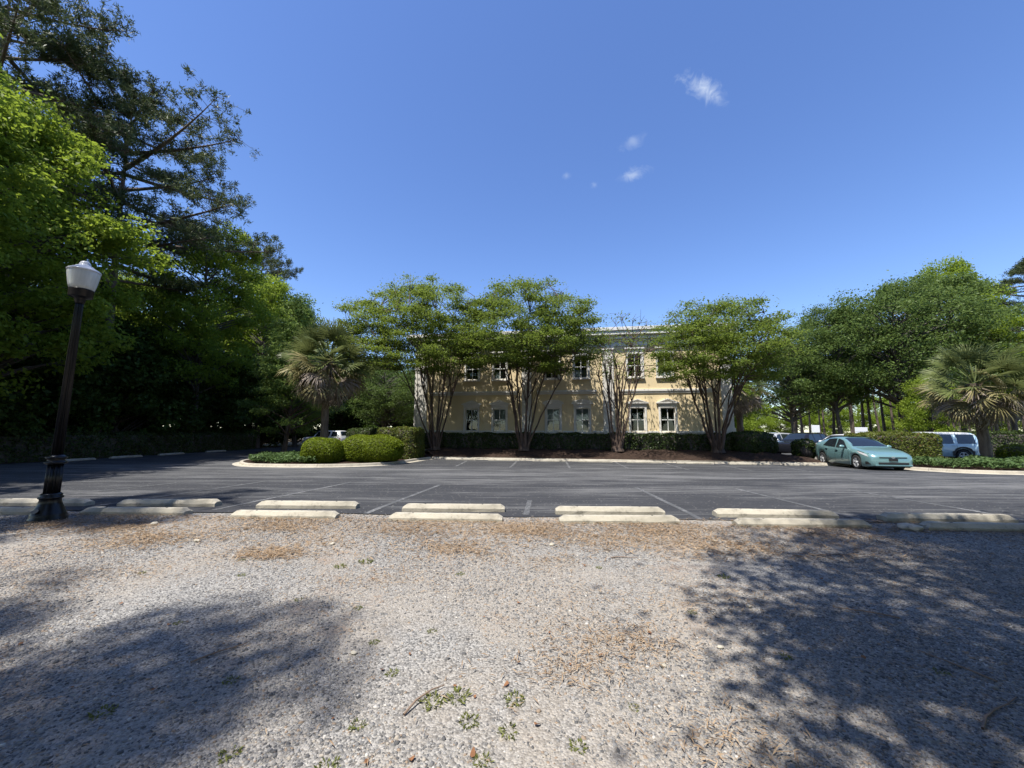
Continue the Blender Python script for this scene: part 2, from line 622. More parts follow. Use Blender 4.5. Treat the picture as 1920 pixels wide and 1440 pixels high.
for i, (p, q) in enumerate([((-9.9, 8.65), (-9.47, 11.29)), ((-7.66, 7.41), (-7.27, 11.66)), ((-5.22, 7.05), (-4.66, 11.61)),
                            ((-2.46, 6.77), (-1.98, 11.03)), ((0.24, 6.73), (0.38, 8.3)), ((3.02, 6.42), (3.30, 10.6)),
                            ((5.60, 6.4), (5.85, 10.4)), ((8.23, 6.3), (8.65, 10.2)),
                            ((-2.55, 22.87), (-2.64, 18.62)), ((0.33, 23.04), (-0.08, 18.05)), ((3.1, 22.6), (2.61, 17.87)),
                            ((5.8, 22.2), (5.17, 17.36)), ((8.31, 21.8), (7.54, 16.88)), ((10.91, 21.3), (9.97, 16.43)),
                            ((13.43, 20.8), (12.18, 16.0)), ((15.4, 20.2), (14.36, 15.6)),
                            ((-23.6, 24.2), (-19.0, 24.6)), ((-23.4, 27.2), (-18.6, 27.6)), ((-23.9, 21.2), (-19.3, 21.6))]):
    p, q = Vector(p), Vector(q)
    dn = (q - p).normalized()
    nrm = Vector((-dn.y, dn.x)) * (0.05 if p.y < 13 else 0.055)
    vs, k_ = [], 8
    for j in range(k_ + 1):
        c_ = p + (q - p) * j / k_
        for s in (-1, 1):
            e_ = c_ + nrm * s * rnd.uniform(0.85, 1.1)
            vs.append((e_.x, e_.y, zg(e_.y) + 0.017))
    link('parking_line', np_mesh('parking_line', vs, [(2 * j, 2 * j + 1, 2 * j + 3, 2 * j + 2) for j in range(k_)], 'line_paint'), lot)

woods_x = [14, 24, 34, 60, 110, 200]
sheet('woodland_floor', woods_x, [lambda x: 34.0 - 0.05 * (x - 24), lambda x: 50.0, lambda x: 140.0], 0.03, 'straw_soil')
sheet('woodland_floor', [-120, -60, -40, -24.4], [lambda x: -20.0, lambda x: 7.0, lambda x: 20.0, lambda x: 120.0], 0.02, 'forest_soil')
sheet('woodland_floor', [-24.2, -18, -9.2], [lambda x: 46.0, lambda x: 60.0, lambda x: 120.0], 0.03, 'forest_soil')


# ------------------------------------------------------------------ kerbs
def smooth_path(pts, step=0.35):
    pts = [Vector(p) for p in pts]
    out = []
    for i in range(len(pts) - 1):
        p0, p1, p2, p3 = pts[max(i - 1, 0)], pts[i], pts[i + 1], pts[min(i + 2, len(pts) - 1)]
        n = max(2, int((p2 - p1).length / step))
        for j in range(n):
            t = j / n
            out.append(0.5 * ((2 * p1) + (-p0 + p2) * t + (2 * p0 - 5 * p1 + 4 * p2 - p3) * t * t + (-p0 + 3 * p1 - 3 * p2 + p3) * t ** 3))
    out.append(pts[-1])
    return out


def kerb(pts, label, gutter=0.28, piece=3.0, h=0.14):
    """pts run with the bed on the left hand; kerb sections with open joints"""
    root = empty('kerb', (pts[0][0], pts[0][1], 0))
    tag(root, label, 'kerb', kind='structure')
    path = smooth_path(pts, 0.3)
    prof = [(-gutter, 0.016), (-0.02, 0.022), (0.0, 0.03), (0.025, h - 0.02), (0.045, h), (0.15, h), (0.17, h - 0.01), (0.17, -0.02), (-gutter, -0.02)]
    acc, cur, secs = 0.0, [path[0]], []
    for a_, b_ in zip(path, path[1:]):
        cur.append(b_)
        acc += (b_ - a_).length
        if acc > piece:
            secs.append(cur)
            cur, acc = [b_], 0.0
    if len(cur) > 1:
        secs.append(cur)
    for s in secs:
        vs, fs = [], []
        for i, p in enumerate(s):
            tg = (s[min(i + 1, len(s) - 1)] - s[max(i - 1, 0)]).normalized()
            nr = Vector((-tg.y, tg.x))
            q = p.copy()
            if i == 0:
                q += tg * 0.008
            if i == len(s) - 1:
                q -= tg * 0.008
            for u, z in prof:
                e_ = q + nr * u
                vs.append((e_.x - root.location.x, e_.y - root.location.y, z + zg(e_.y)))
        k_ = len(prof)
        for i in range(len(s) - 1):
            for j in range(k_):
                fs.append((i * k_ + j, i * k_ + (j + 1) % k_, (i + 1) * k_ + (j + 1) % k_, (i + 1) * k_ + j))
        m2 = MB().add(vs, fs + [tuple(range(k_ - 1, -1, -1)), tuple(range((len(s) - 1) * k_, len(s) * k_))])
        m2.build('kerb_section', 'concrete_kerb', root)
    return root


ISL_L = [(-13.2, 26.5), (-14.4, 24.6), (-14.55, 22.6), (-14.0, 20.4), (-12.3, 18.3), (-10.97, 17.85), (-9.41, 17.7), (-7.71, 18.05), (-6.35, 19.2), (-5.6, 21.4), (-5.25, 23.2), (-4.9, 24.15)]
kerb(ISL_L, 'pale concrete kerb curving round the island with the palm and clipped shrubs')
BED = [(-4.88, 24.15), (1.26, 23.1), (4.85, 22.45), (8.55, 21.85), (13.29, 20.98), (16.2, 20.4), (17.1, 20.0)]
kerb(BED, 'concrete kerb along the mulch bed in front of the yellow building', gutter=0.05)
ISL_R = [(17.15, 19.95), (17.55, 18.6), (17.75, 16.9), (18.1, 15.95), (18.9, 15.45), (20.2, 15.2), (23, 14.9), (28, 14.4), (34, 13.9)]
kerb(ISL_R, 'pale concrete kerb round the juniper island beside the teal car')


def fill_bed(name, outline, mat, z0, mound, label):
    bm = bmesh.new()
    vs = [bm.verts.new((x, y, 0)) for x, y in outline]
    f = bm.faces.new(vs)
    bmesh.ops.triangulate(bm, faces=[f])
    for _ in range(4):
        long_e = [e for e in bm.edges if e.calc_length() > 0.9]
        if not long_e:
            break
        bmesh.ops.subdivide_edges(bm, edges=long_e, cuts=1)
        bmesh.ops.triangulate(bm, faces=[f for f in bm.faces if len(f.verts) > 3])
    ed = [Vector((x, y)) for x, y in outline]
    for v in bm.verts:
        p = v.co.to_2d()
        dist = min((p - e).length for e in ed)
        v.co.z = zg(v.co.y) + z0 + mound * min(1, dist / 2.0) + 0.04 * math.sin(v.co.x * 2.3 + v.co.y * 1.7)
    me = bpy.data.meshes.new(name)
    bmesh.ops.recalc_face_normals(bm, faces=bm.faces)
    if bm.faces and sum(f.normal.z for f in bm.faces) < 0:
        bmesh.ops.reverse_faces(bm, faces=bm.faces)
    bm.to_mesh(me)
    bm.free()
    me.materials.append(MAT[mat])
    o = link(name, me)
    tag(o, label, None, None, 'structure')
    return o


def dense(pts, step=0.5):
    return [(p.x, p.y) for p in smooth_path(pts, step)]


def inset(pts, d):
    out = []
    for i, p in enumerate(pts):
        a_, b_ = Vector(pts[max(0, i - 1)]), Vector(pts[min(len(pts) - 1, i + 1)])
        tg = (b_ - a_).normalized()
        out.append((p[0] - tg.y * d, p[1] + tg.x * d))
    return out


FA = R(9.4)                                    # the facade line
FD = Vector((math.cos(FA), -math.sin(FA)))     # along it, to the right
FN = Vector((-math.sin(FA), -math.cos(FA)))    # out of it, towards the lot


def fac(t, off=0.0):
    return Vector((1.54, 28.0)) + FD * t + FN * off


fill_bed('mulch_bed', inset(dense(ISL_L, 0.6), 0.13) + [(-6.0, 30.0), (-9, 40), (-12.5, 40)], 'mulch', 0.11, 0.06,
         'dark mulch of the island under the palm and shrubs')
fill_bed('mulch_bed', inset(dense(ISL_R, 0.6), 0.13) + [(34, 23.0), (26, 22.2), (19, 22.4), (17.3, 21.5)], 'mulch', 0.11, 0.05,
         'dark mulch of the island under the junipers and box hedge')
# the bank of mulch that climbs from the kerb to the building
vs, fs = [], []
nu, rowsv = 60, [(0.0, 0.125), (0.12, 0.22), (0.3, 0.44), (0.5, 0.58), (0.75, 0.62), (1.0, 0.62)]
for fr_, zz in rowsv:
    for i in range(nu + 1):
        u = i / nu
        a_ = Vector((-4.88 + u * 21.5, 24.28 - u * 3.88))
        b_ = fac(-8.6 + u * 23.8, -0.3)
        p = a_.lerp(b_, fr_)
        bumpz = 0.05 * math.sin(u * 71 + fr_ * 9) + 0.03 * math.sin(u * 133 + fr_ * 21)
        drop = 0.35 * max(0, (u - 0.88) / 0.12) * fr_
        vs.append((p.x, p.y, zg(p.y) + zz + (bumpz if fr_ > 0.05 else 0) - drop))
for j in range(len(rowsv) - 1):
    for i in range(nu):
        a_ = j * (nu + 1) + i
        fs.append((a_, a_ + 1, a_ + nu + 2, a_ + nu + 1))
o = link('mulch_bed', np_mesh('mulch_bed', vs, fs, 'mulch', True))
tag(o, 'brown mulch bank between the kerb and the building hedge', None, None, 'structure')
fill_bed('mulch_bed', [(-17.9 + 2.2 * math.cos(a), 31.2 + 1.5 * math.sin(a)) for a in np.linspace(0, 2 * math.pi, 28, endpoint=False)], 'mulch', 0.02, 0.12,
         'round bed of reddish mulch under the light green cypress')
# a second strip of lot kerb glimpsed beyond the bed
MB().box(17.2, 19.6, 25.3, 25.6, 0.0, 0.17).build('kerb', 'concrete_kerb')
tag(bpy.data.objects['kerb.003'] if 'kerb.003' in bpy.data.objects else bpy.data.objects['kerb'], 'short pale kerb beyond the mulch bank by the parked dark car', 'kerb', kind='structure')


# ------------------------------------------------------------------ wheel stops
def stop_mesh(seed, ln=1.83, wd=0.19, ht=0.118):
    rr = random.Random(seed)
    bm = bmesh.new()
    n = 13
    rings = []
    for i in range(n):
        u = [0, .018, .04, .10, .2, .3, .4, .5, .6, .8, .96, .982, 1][i]
        x = -ln / 2 + ln * u
        e = min(u, 1 - u) * ln
        k_ = min(1.0, 0.62 + e / 0.07 * 0.38)
        h = ht * k_
        pr = [(-wd / 2, -0.03), (-wd / 2, 0.055), (-wd * 0.27, h * 0.97), (-wd * 0.20, h), (wd * 0.20, h), (wd * 0.27, h * 0.97), (wd / 2, 0.055), (wd / 2, -0.03)]
        rings.append([bm.verts.new((x, y + rr.uniform(-.004, .004), z + rr.uniform(-.003, .003))) for y, z in pr])
    for a_, b_ in zip(rings, rings[1:]):
        for j in range(8):
            bm.faces.new((a_[j], b_[j], b_[(j + 1) % 8], a_[(j + 1) % 8]))
    bm.faces.new(rings[0])
    bm.faces.new(rings[-1][::-1])
    # a few chipped corners
    for v in bm.verts:
        if rr.random() < 0.10 and v.co.z > 0.05:
            v.co.z -= rr.uniform(0.004, 0.016)
    bmesh.ops.recalc_face_normals(bm, faces=bm.faces)
    me = bpy.data.meshes.new('wheel_stop')
    bm.to_mesh(me)
    bm.free()
    me.materials.append(MAT['concrete_stop'])
    return me


STOP = [stop_mesh(i) for i in range(5)]
pin_ = MB().lathe([(0.015, 0.0), (0.015, 0.005)], 8).build('anchor_pin', 'plastic_black')
PIN = pin_.data
bpy.data.objects.remove(pin_)
si = 0


def wheel_stop(p, q, label, group, sink=0.0):
    global si
    p, q = Vector(p), Vector(q)
    c_ = (p + q) / 2
    o = link('wheel_stop', STOP[si % 5])
    o.location = (c_.x, c_.y + 0.10, zg(c_.y + 0.1) + 0.012 - sink)
    o.rotation_euler = (0, rnd.uniform(-.006, .006), math.atan2(q.y - p.y, q.x - p.x))
    o.scale.x = (q - p).length / 1.83
    tag(o, label, 'wheel stop', group)
    if c_.y < 9:
        for sx in (-0.52, 0.52):
            link('anchor_pin', PIN, o, (sx + rnd.uniform(-.03, .03), rnd.uniform(-.01, .01), 0.1155))
    si += 1
    return o


front = [((-9.7, 7.36), (-7.86, 7.38), 'concrete wheel stop on the asphalt directly behind the foot of the lamp post'),
         ((-7.26, 7.38), (-5.46, 7.38), 'concrete wheel stop on the asphalt crossed by the lamp post shadow'),
         ((-4.60, 7.22), (-2.8, 7.22), None), ((-1.9, 6.96), (-0.12, 6.96), None), ((0.75, 6.78), (2.58, 6.74), None),
         ((3.39, 6.62), (5.30, 6.50), 'concrete wheel stop on the asphalt with its far end in tree shade'),
         ((5.9, 6.32), (7.86, 6.24), 'concrete wheel stop on the asphalt lying wholly in dappled tree shade')]
back = [((-9.6, 6.62), (-7.8, 6.64), 'gravel-side concrete wheel stop beside the black lamp post base'),
        ((-7.15, 6.66), (-5.41, 6.64), 'gravel-side concrete wheel stop crossed by the lamp post shadow'),
        ((-4.50, 6.44), (-2.80, 6.40), None), ((-1.92, 6.30), (-0.14, 6.23), None), ((0.74, 6.17), (2.57, 6.14), None),
        ((3.38, 6.00), (5.30, 5.93), 'gravel-side concrete wheel stop with its end in dappled tree shade'),
        ((6.0, 5.80), (7.9, 5.68), 'gravel-side concrete wheel stop wholly in tree shade')]
ORD = ['first', 'second', 'third', 'fourth', 'fifth', 'sixth', 'seventh', 'eighth']
for k_, (p, q, lb) in enumerate(front):
    wheel_stop(p, q, lb or 'sunlit concrete wheel stop on the asphalt, %s of its row from the lamp post' % ORD[k_], 'wheel stops along the gravel edge')
for k_, (p, q, lb) in enumerate(back):
    wheel_stop(p, q, lb or 'sunlit gravel-side concrete wheel stop, %s of its row from the lamp post' % ORD[k_], 'wheel stops bedded in the gravel', 0.022)
# one per stall against the bed kerb
for k_ in range(8):
    u0 = -4.2 + k_ * 2.55
    a_ = Vector((u0 + 0.3, 23.60 - (u0 + 4.9) * 0.182))
    wheel_stop(a_, a_ + Vector((1.80, -0.328)), 'pale concrete wheel stop against the mulch bank, %s from the palm island' % ORD[k_], 'wheel stops along the mulch bank')
for k_, y in enumerate((21.4, 24.2, 27.4, 31.5)):
    wheel_stop((-23.75, y - 0.9), (-23.6, y + 0.9), 'shaded concrete wheel stop at the foot of the woods hedge, %s along the drive' % ORD[k_], 'wheel stops below the woods hedge')


# ------------------------------------------------------------------ building
BLD = empty('office_building', (fac(0).x, fac(0).y, 0), -FA)
tag(BLD, 'two storey yellow stucco office building with white trim behind the flowering trees', 'building')
X0, X1, ZB, ZT, DEP = -9.01, 13.28, 0.2, 8.45, 15.0
WIN = []
for t in (-4.57, -2.47):
    WIN.append((t, 0, 'tri'))
for t in (1.42, 3.46):
    WIN.append((t, 0, 'seg'))
for t in (7.20, 9.18):
    WIN.append((t, 0, 'tri'))
for t in (-4.57, -2.47, 1.35, 3.42, 7.13, 9.13):
    WIN.append((t, 1, 'flat'))
OW = 0.47
ZW = {0: (1.72, 3.36), 1: (5.50, 7.14)}
xs = sorted({X0, X1, *[t + s * OW for t, f_, k_ in WIN for s in (-1, 1)]})
mb = MB()
holes = [(t - OW, t + OW, *ZW[f_]) for t, f_, k_ in WIN]
zs = sorted({ZB, ZT, *ZW[0], *ZW[1]})
for xa, xb in zip(xs, xs[1:]):
    for za, zb_ in zip(zs, zs[1:]):
        xm, zm = (xa + xb) / 2, (za + zb_) / 2
        if any(h[0] < xm < h[1] and h[2] < zm < h[3] for h in holes):
            continue
        mb.add([(xa, 0, za), (xb, 0, za), (xb, 0, zb_), (xa, 0, zb_)], [(0, 1, 2, 3)])
for xa, xb, za, zb_ in holes:
    e = 0.20
    mb.add([(xa, 0, za), (xa, e, za), (xa, e, zb_), (xa, 0, zb_)], [(0, 1, 2, 3)])
    mb.add([(xb, 0, za), (xb, e, za), (xb, e, zb_), (xb, 0, zb_)], [(0, 1, 2, 3)])
    mb.add([(xa, 0, za), (xb, 0, za), (xb, e, za), (xa, e, za)], [(0, 1, 2, 3)])
    mb.add([(xa, 0, zb_), (xb, 0, zb_), (xb, e, zb_), (xa, e, zb_)], [(0, 1, 2, 3)])
mb.add([(X0, 0, ZB), (X0, DEP, ZB), (X0, DEP, ZT), (X0, 0, ZT), (X1, 0, ZB), (X1, DEP, ZB), (X1, DEP, ZT), (X1, 0, ZT)],
       [(0, 1, 2, 3), (4, 7, 6, 5), (1, 5, 6, 2)])
me = bpy.data.meshes.new('wall')
me.from_pydata(mb.v, [], mb.f)
me.materials.append(MAT['stucco_yellow'])
link('wall', me, BLD)
MB().box(X0 + 0.05, X1 - 0.05, 1.6, 1.7, ZB, ZT - 0.1).box(X0 + 0.05, X1 - 0.05, 0.21, 1.6, 4.3, 4.4).build('interior', 'interior_dark', BLD)
MB().box(X0 + 0.02, X1 - 0.02, 0.02, DEP - 0.02, ZT + 0.005, ZT + 0.25).build('roof', 'roof_grey', BLD)


def ring(x0, x1, y0, y1, z0, z1):
    """a band round the building, projecting to y0 at the front"""
    p = -y0
    return (x0 - p, x1 + p, y0, y1 + p, z0, z1)


# cornice: stacked courses, each further out
for nm, z0, z1, pr, mt in (('frieze', 7.72, 8.05, 0.05, 'trim_white'), ('cornice', 8.05, 8.20, 0.14, 'trim_white'), ('cornice', 8.20, 8.46, 0.30, 'trim_white'),
                           ('cornice', 8.46, 8.74, 0.52, 'trim_white'), ('parapet', 8.74, 8.98, 0.60, 'trim_white')):
    MB().box(*ring(X0, X1, -pr, DEP, z0, z1)).build(nm, mt, BLD, bevel=0.012)
for xa, xb in ((-9.03, -8.05), (-0.82, -0.14), (4.90, 5.68), (12.62, 13.30)):
    pb = MB().box(xa, xb, -0.10, 0.05, 0.3, 7.715).build('pilaster', 'stucco_white', BLD, bevel=0.01)
    MB().box(xa - 0.06, xb + 0.06, -0.16, 0.05, 0.3, 1.98).build('pilaster_base', 'stucco_white', pb, bevel=0.01)
    MB().box(xa - 0.05, xb + 0.05, -0.15, 0.05, 7.45, 7.719).build('capital', 'trim_white', pb, bevel=0.01)
for xa, xb in ((-7.75, -1.15), (0.25, 4.48), (6.12, 12.25)):
    sc_ = MB().box(xa, xb, -0.11, 0.02, 4.50, 4.64).build('string_course', 'trim_white', BLD, bevel=0.008)
    MB().box(xa + 0.04, xb - 0.04, -0.055, 0.02, 4.36, 4.498).build('moulding', 'trim_white', sc_, bevel=0.006)
# water table, cut by the ground floor windows
cuts = sorted(t for t, f_, k_ in WIN if f_ == 0)
edges = [X0 - 0.02] + [v for t in cuts for v in (t - 0.66, t + 0.66)] + [X1 + 0.02]
for xa, xb in zip(edges[::2], edges[1::2]):
    MB().box(xa, xb, -0.13, 0.03, 1.66, 1.78).build('water_table', 'trim_white', BLD, bevel=0.01)
MB().box(X0 - 0.03, X1 + 0.03, -0.06, 0.03, 0.25, 1.655).build('plinth', 'stucco_white', BLD, bevel=0.01)

wr_ = random.Random(11)
for t, fl, kd in WIN:
    z0, z1 = ZW[fl]
    a_, b_ = t - OW, t + OW
    f = MB()
    # surround boards on the wall
    f.box(a_ - 0.13, a_ - 0.002, -0.07, 0.03, z0 - 0.02, z1 + 0.10)
    f.box(b_ + 0.002, b_ + 0.13, -0.07, 0.03, z0 - 0.02, z1 + 0.10)
    f.box(a_ - 0.002, b_ + 0.002, -0.072, 0.03, z1 + 0.002, z1 + 0.12)
    wn = f.build('window', 'trim_white', BLD, bevel=0.006)
    s = MB()
    for xa, xb in ((a_ + 0.002, a_ + 0.055), (b_ - 0.055, b_ - 0.002)):
        s.box(xa, xb, 0.07, 0.13, z0 + 0.002, z1 - 0.002)
    for za, zb_ in ((z0 + 0.003, z0 + 0.075), (z1 - 0.06, z1 - 0.003)):
        s.box(a_ + 0.056, b_ - 0.056, 0.071, 0.129, za, zb_)
    zm = (z0 + z1) / 2
    s.box(a_ + 0.056, b_ - 0.056, 0.06, 0.128, zm - 0.026, zm + 0.026)
    s.box(t - 0.022, t + 0.022, 0.066, 0.127, z0 + 0.076, zm - 0.027)
    s.box(t - 0.022, t + 0.022, 0.066, 0.127, zm + 0.027, z1 - 0.061)
    s.build('sash', 'sash_white', wn)
    for xa, xb in ((a_ + 0.05, t - 0.02), (t + 0.02, b_ - 0.05)):
        for za, zb_ in ((z0 + 0.07, zm - 0.024), (zm + 0.024, z1 - 0.055)):
            tl = wr_.uniform(-0.004, 0.004)
            MB().add([(xa, 0.098 + tl, za), (xb, 0.098 - tl, za), (xb, 0.098 - tl, zb_), (xa, 0.098 + tl, zb_)], [(0, 1, 2, 3)]).build('pane', 'window_glass', wn)
    if kd in ('seg',) or (fl == 1 and t in (-2.47, 3.42, 9.13)) or t == -2.47:
        low = z0 + wr_.choice([0.02, 0.02, 0.55])
        if fl == 1:
            low, hi = z0 + 0.02, z0 + 0.62
        else:
            hi = z1 - 0.02
        MB().add([(a_ + 0.03, 0.19, low), (b_ - 0.03, 0.19, low), (b_ - 0.03, 0.19, hi), (a_ + 0.03, 0.19, hi)], [(0, 1, 2, 3)]).build('blind', 'blind_grey', wn)
    MB().box(a_ - 0.17, b_ + 0.17, -0.15, 0.10, z0 - 0.11, z0 - 0.021).build('sill', 'trim_white', wn, bevel=0.008)
    if kd == 'flat':
        MB().box(a_ - 0.20, b_ + 0.20, -0.15, 0.02, z1 + 0.34, z1 + 0.44).build('header', 'trim_white', wn, bevel=0.008)
        MB().box(a_ - 0.13, b_ + 0.13, -0.05, 0.02, z1 + 0.121, z1 + 0.339).build('frieze_board', 'trim_white', wn, bevel=0.005)
    else:
        MB().box(a_ - 0.15, b_ + 0.15, -0.06, 0.02, z1 + 0.121, z1 + 0.30).build('frieze_board', 'trim_white', wn, bevel=0.005)
        hw = OW + 0.26
        if kd == 'tri':
            top = [(t - hw, z1 + 0.301), (t + hw, z1 + 0.301), (t + hw, z1 + 0.36), (t, z1 + 0.62), (t - hw, z1 + 0.36)]
            inn = [(t - hw + 0.18, z1 + 0.37), (t + hw - 0.18, z1 + 0.37), (t, z1 + 0.53)]
        else:
            arc = [(t + hw * math.cos(a), z1 + 0.36 + 0.24 * math.sin(a)) for a in np.linspace(0, math.pi, 13)]
            top = [(t - hw, z1 + 0.301), (t + hw, z1 + 0.301)] + arc
            inn = [(t + (hw - 0.16) * math.cos(a), z1 + 0.37 + 0.16 * math.sin(a)) for a in np.linspace(0, math.pi, 11)]
        pm = MB().prism_y(top, -0.08, 0.02).build('pediment', 'trim_white', wn)
        # raking moulding proud of the field
        rk = MB()
        outline = top[2:] if kd == 'tri' else top[2:]
        for (xa, za), (xb, zb_) in zip(outline, outline[1:]):
            rk.add([(xa, -0.17, za), (xb, -0.17, zb_), (xb, -0.17, zb_ - 0.06), (xa, -0.17, za - 0.06),
                    (xa, 0.01, za + 0.012), (xb, 0.01, zb_ + 0.012), (xb, 0.01, zb_ - 0.06), (xa, 0.01, za - 0.06)],
                   [(0, 1, 2, 3), (0, 4, 5, 1), (3, 2, 6, 7), (0, 3, 7, 4), (1, 5, 6, 2)])
        rk.box(t - hw - 0.02, t + hw + 0.02, -0.175, -0.081, z1 + 0.295, z1 + 0.355)
        rk.build('raking_moulding', 'trim_white', wn)


# ------------------------------------------------------------------ vegetation generators
def unit(a):
    return a / np.maximum(np.linalg.norm(a, axis=-1, keepdims=True), 1e-9)


def leaf_cards(C, Nr, size, aspect=0.55, rng=None, T=None):
    n = len(C)
    Nr = unit(Nr)
    if T is None:
        T = rng.normal(size=(n, 3))
    T = unit(T - (T * Nr).sum(1, keepdims=True) * Nr)
    B = np.cross(Nr, T)
    s = np.asarray(size).reshape(-1, 1) * np.ones((n, 1))
    V = np.empty((n, 4, 3))
    V[:, 0] = C - T * s * 0.5
    V[:, 1] = C + B * s * aspect * 0.5 + T * s * 0.08 + Nr * s * 0.06
    V[:, 2] = C + T * s * 0.5
    V[:, 3] = C - B * s * aspect * 0.5 + T * s * 0.08 + Nr * s * 0.06
    return V.reshape(-1, 3), np.arange(n * 4).reshape(-1, 4)


def tubes(branches, sides=6):
    V, F, base = [], [], 0
    ang = np.linspace(0, 2 * np.pi, sides, endpoint=False)
    ca, sa = np.cos(ang), np.sin(ang)
    for P, rad in branches:
        P = np.asarray(P, float)
        rad = np.asarray(rad, float)
        n = len(P)
        T = unit(np.gradient(P, axis=0))
        ref = np.array([1.0, 0, 0]) if abs(T[0, 0]) < 0.8 else np.array([0, 1.0, 0])
        A = unit(np.cross(T, ref))
        B = np.cross(T, A)
        ring_ = P[:, None, :] + rad[:, None, None] * (A[:, None, :] * ca[None, :, None] + B[:, None, :] * sa[None, :, None])
        V.append(ring_.reshape(-1, 3))
        i = np.arange(n - 1)[:, None] * sides
        j = np.arange(sides)[None, :]
        j2 = (j + 1) % sides
        f = np.stack([base + i + j, base + i + j2, base + i + sides + j2, base + i + sides + j], -1).reshape(-1, 4)
        F.append(f)
        base += n * sides
    return np.concatenate(V), np.concatenate(F)


def curve(p0, p1, p2, n=6):
    t = np.linspace(0, 1, n)[:, None]
    return (1 - t) ** 2 * p0 + 2 * t * (1 - t) * p1 + t ** 2 * p2


def make_tree(name, wood, leaves, bark_mat, leaf_mat, sides=6):
    root = empty(name)
    wv, wf = tubes(wood, sides)
    link('trunk', np_mesh('trunk', wv, wf, bark_mat, True), root)
    link('crown', np_mesh('crown', leaves[0], leaves[1], leaf_mat), root)
    return root


def broadleaf(name, seed, H, base, Rx, n_clump, per, lsize, bark_mat, leaf_mat, shape='oval', flat=0.65, clump=0.24, aspect=0.6, droop=0.0, r0=None, feather=0.25):
    rng = np.random.default_rng(seed)
    r0 = r0 or H * 0.015
    tz = np.linspace(0, H * 0.93, 10)
    lean = rng.normal(size=2) * 0.02 * H
    tp = np.stack([lean[0] * (tz / H) ** 1.5 + 0.12 * np.sin(tz * 0.7 + seed), lean[1] * (tz / H) ** 1.5 + 0.12 * np.cos(tz * 0.6 + seed) - 0.12 * math.cos(seed), tz], -1)
    tp[:, 0] -= tp[0, 0]
    tp[:, 1] -= tp[0, 1]
    wood = [(tp, np.concatenate([[r0 * 1.35], np.linspace(r0, 0.03, 9)]))]
    C = []
    tries = 0
    while len(C) < n_clump and tries < n_clump * 40:
        tries += 1
        h = rng.beta(1.15, 1.05)
        if shape == 'oval':
            env = math.sin(math.pi * min(1, 0.14 + 0.82 * h)) ** 0.65
        elif shape == 'cone':
            env = (1 - h) ** 0.75 * (0.35 + 0.65 * min(1, h / 0.12)) + 0.04
        elif shape == 'dome':
            env = math.cos(h * math.pi / 2 * 0.93) ** 0.6
        else:
            env = math.sin(math.pi * min(1, 0.1 + 0.75 * h)) ** 0.5
        env *= rng.uniform(0.78, 1.12)
        ang_ = rng.uniform(0, 2 * np.pi)
        rr_ = Rx * env * math.sqrt(rng.uniform(0.10, 1.0))
        z = base + (H - base) * h
        k_ = np.interp(z, tz, tp[:, 0]), np.interp(z, tz, tp[:, 1])
        p = np.array([k_[0] + rr_ * math.cos(ang_), k_[1] + rr_ * math.sin(ang_), z - droop * rr_])
        if any(np.linalg.norm((p - q) * [1, 1, 1.3]) < Rx * clump * 0.55 for q in C[-40:]):
            continue
        C.append(p)
    LC, LN, LS = [], [], []
    for p in C:
        rad = math.hypot(p[0], p[1])
        za = max(base * 0.75, p[2] - 0.35 * rad - rng.uniform(0.2, 1.2))
        za = min(za, H * 0.9)
        a = np.array([np.interp(za, tz, tp[:, 0]), np.interp(za, tz, tp[:, 1]), za])
        mid = (a + p) / 2 + np.array([0, 0, 0.12 * rad]) + rng.normal(size=3) * 0.08 * rad
        pc = curve(a, mid, p, 5)
        wood.append((pc, np.linspace(max(0.025, r0 * 0.30 * (1 - za / H) + 0.012 * rad), 0.008, 5)))
        rc = Rx * clump * rng.uniform(0.65, 1.25)
        n = int(per * rng.uniform(0.7, 1.3))
        dv = unit(rng.normal(size=(n, 3)))
        q = rng.uniform(0.15, 1, size=(n, 1)) ** 0.45
        q = q * (1 + feather * np.abs(rng.normal(size=(n, 1))) * (rng.random((n, 1)) < 0.25))
        pos = p + dv * q * rc * np.array([1, 1, flat])
        LC.append(pos)
        LN.append(rng.normal(size=(n, 3)) * 0.75 + dv * 0.5 + np.array([0, 0, 0.65]))
        LS.append(lsize * rng.uniform(0.65, 1.35, n))
    LV = leaf_cards(np.concatenate(LC), np.concatenate(LN), np.concatenate(LS), aspect, rng)
    return make_tree(name, wood, LV, bark_mat, leaf_mat)


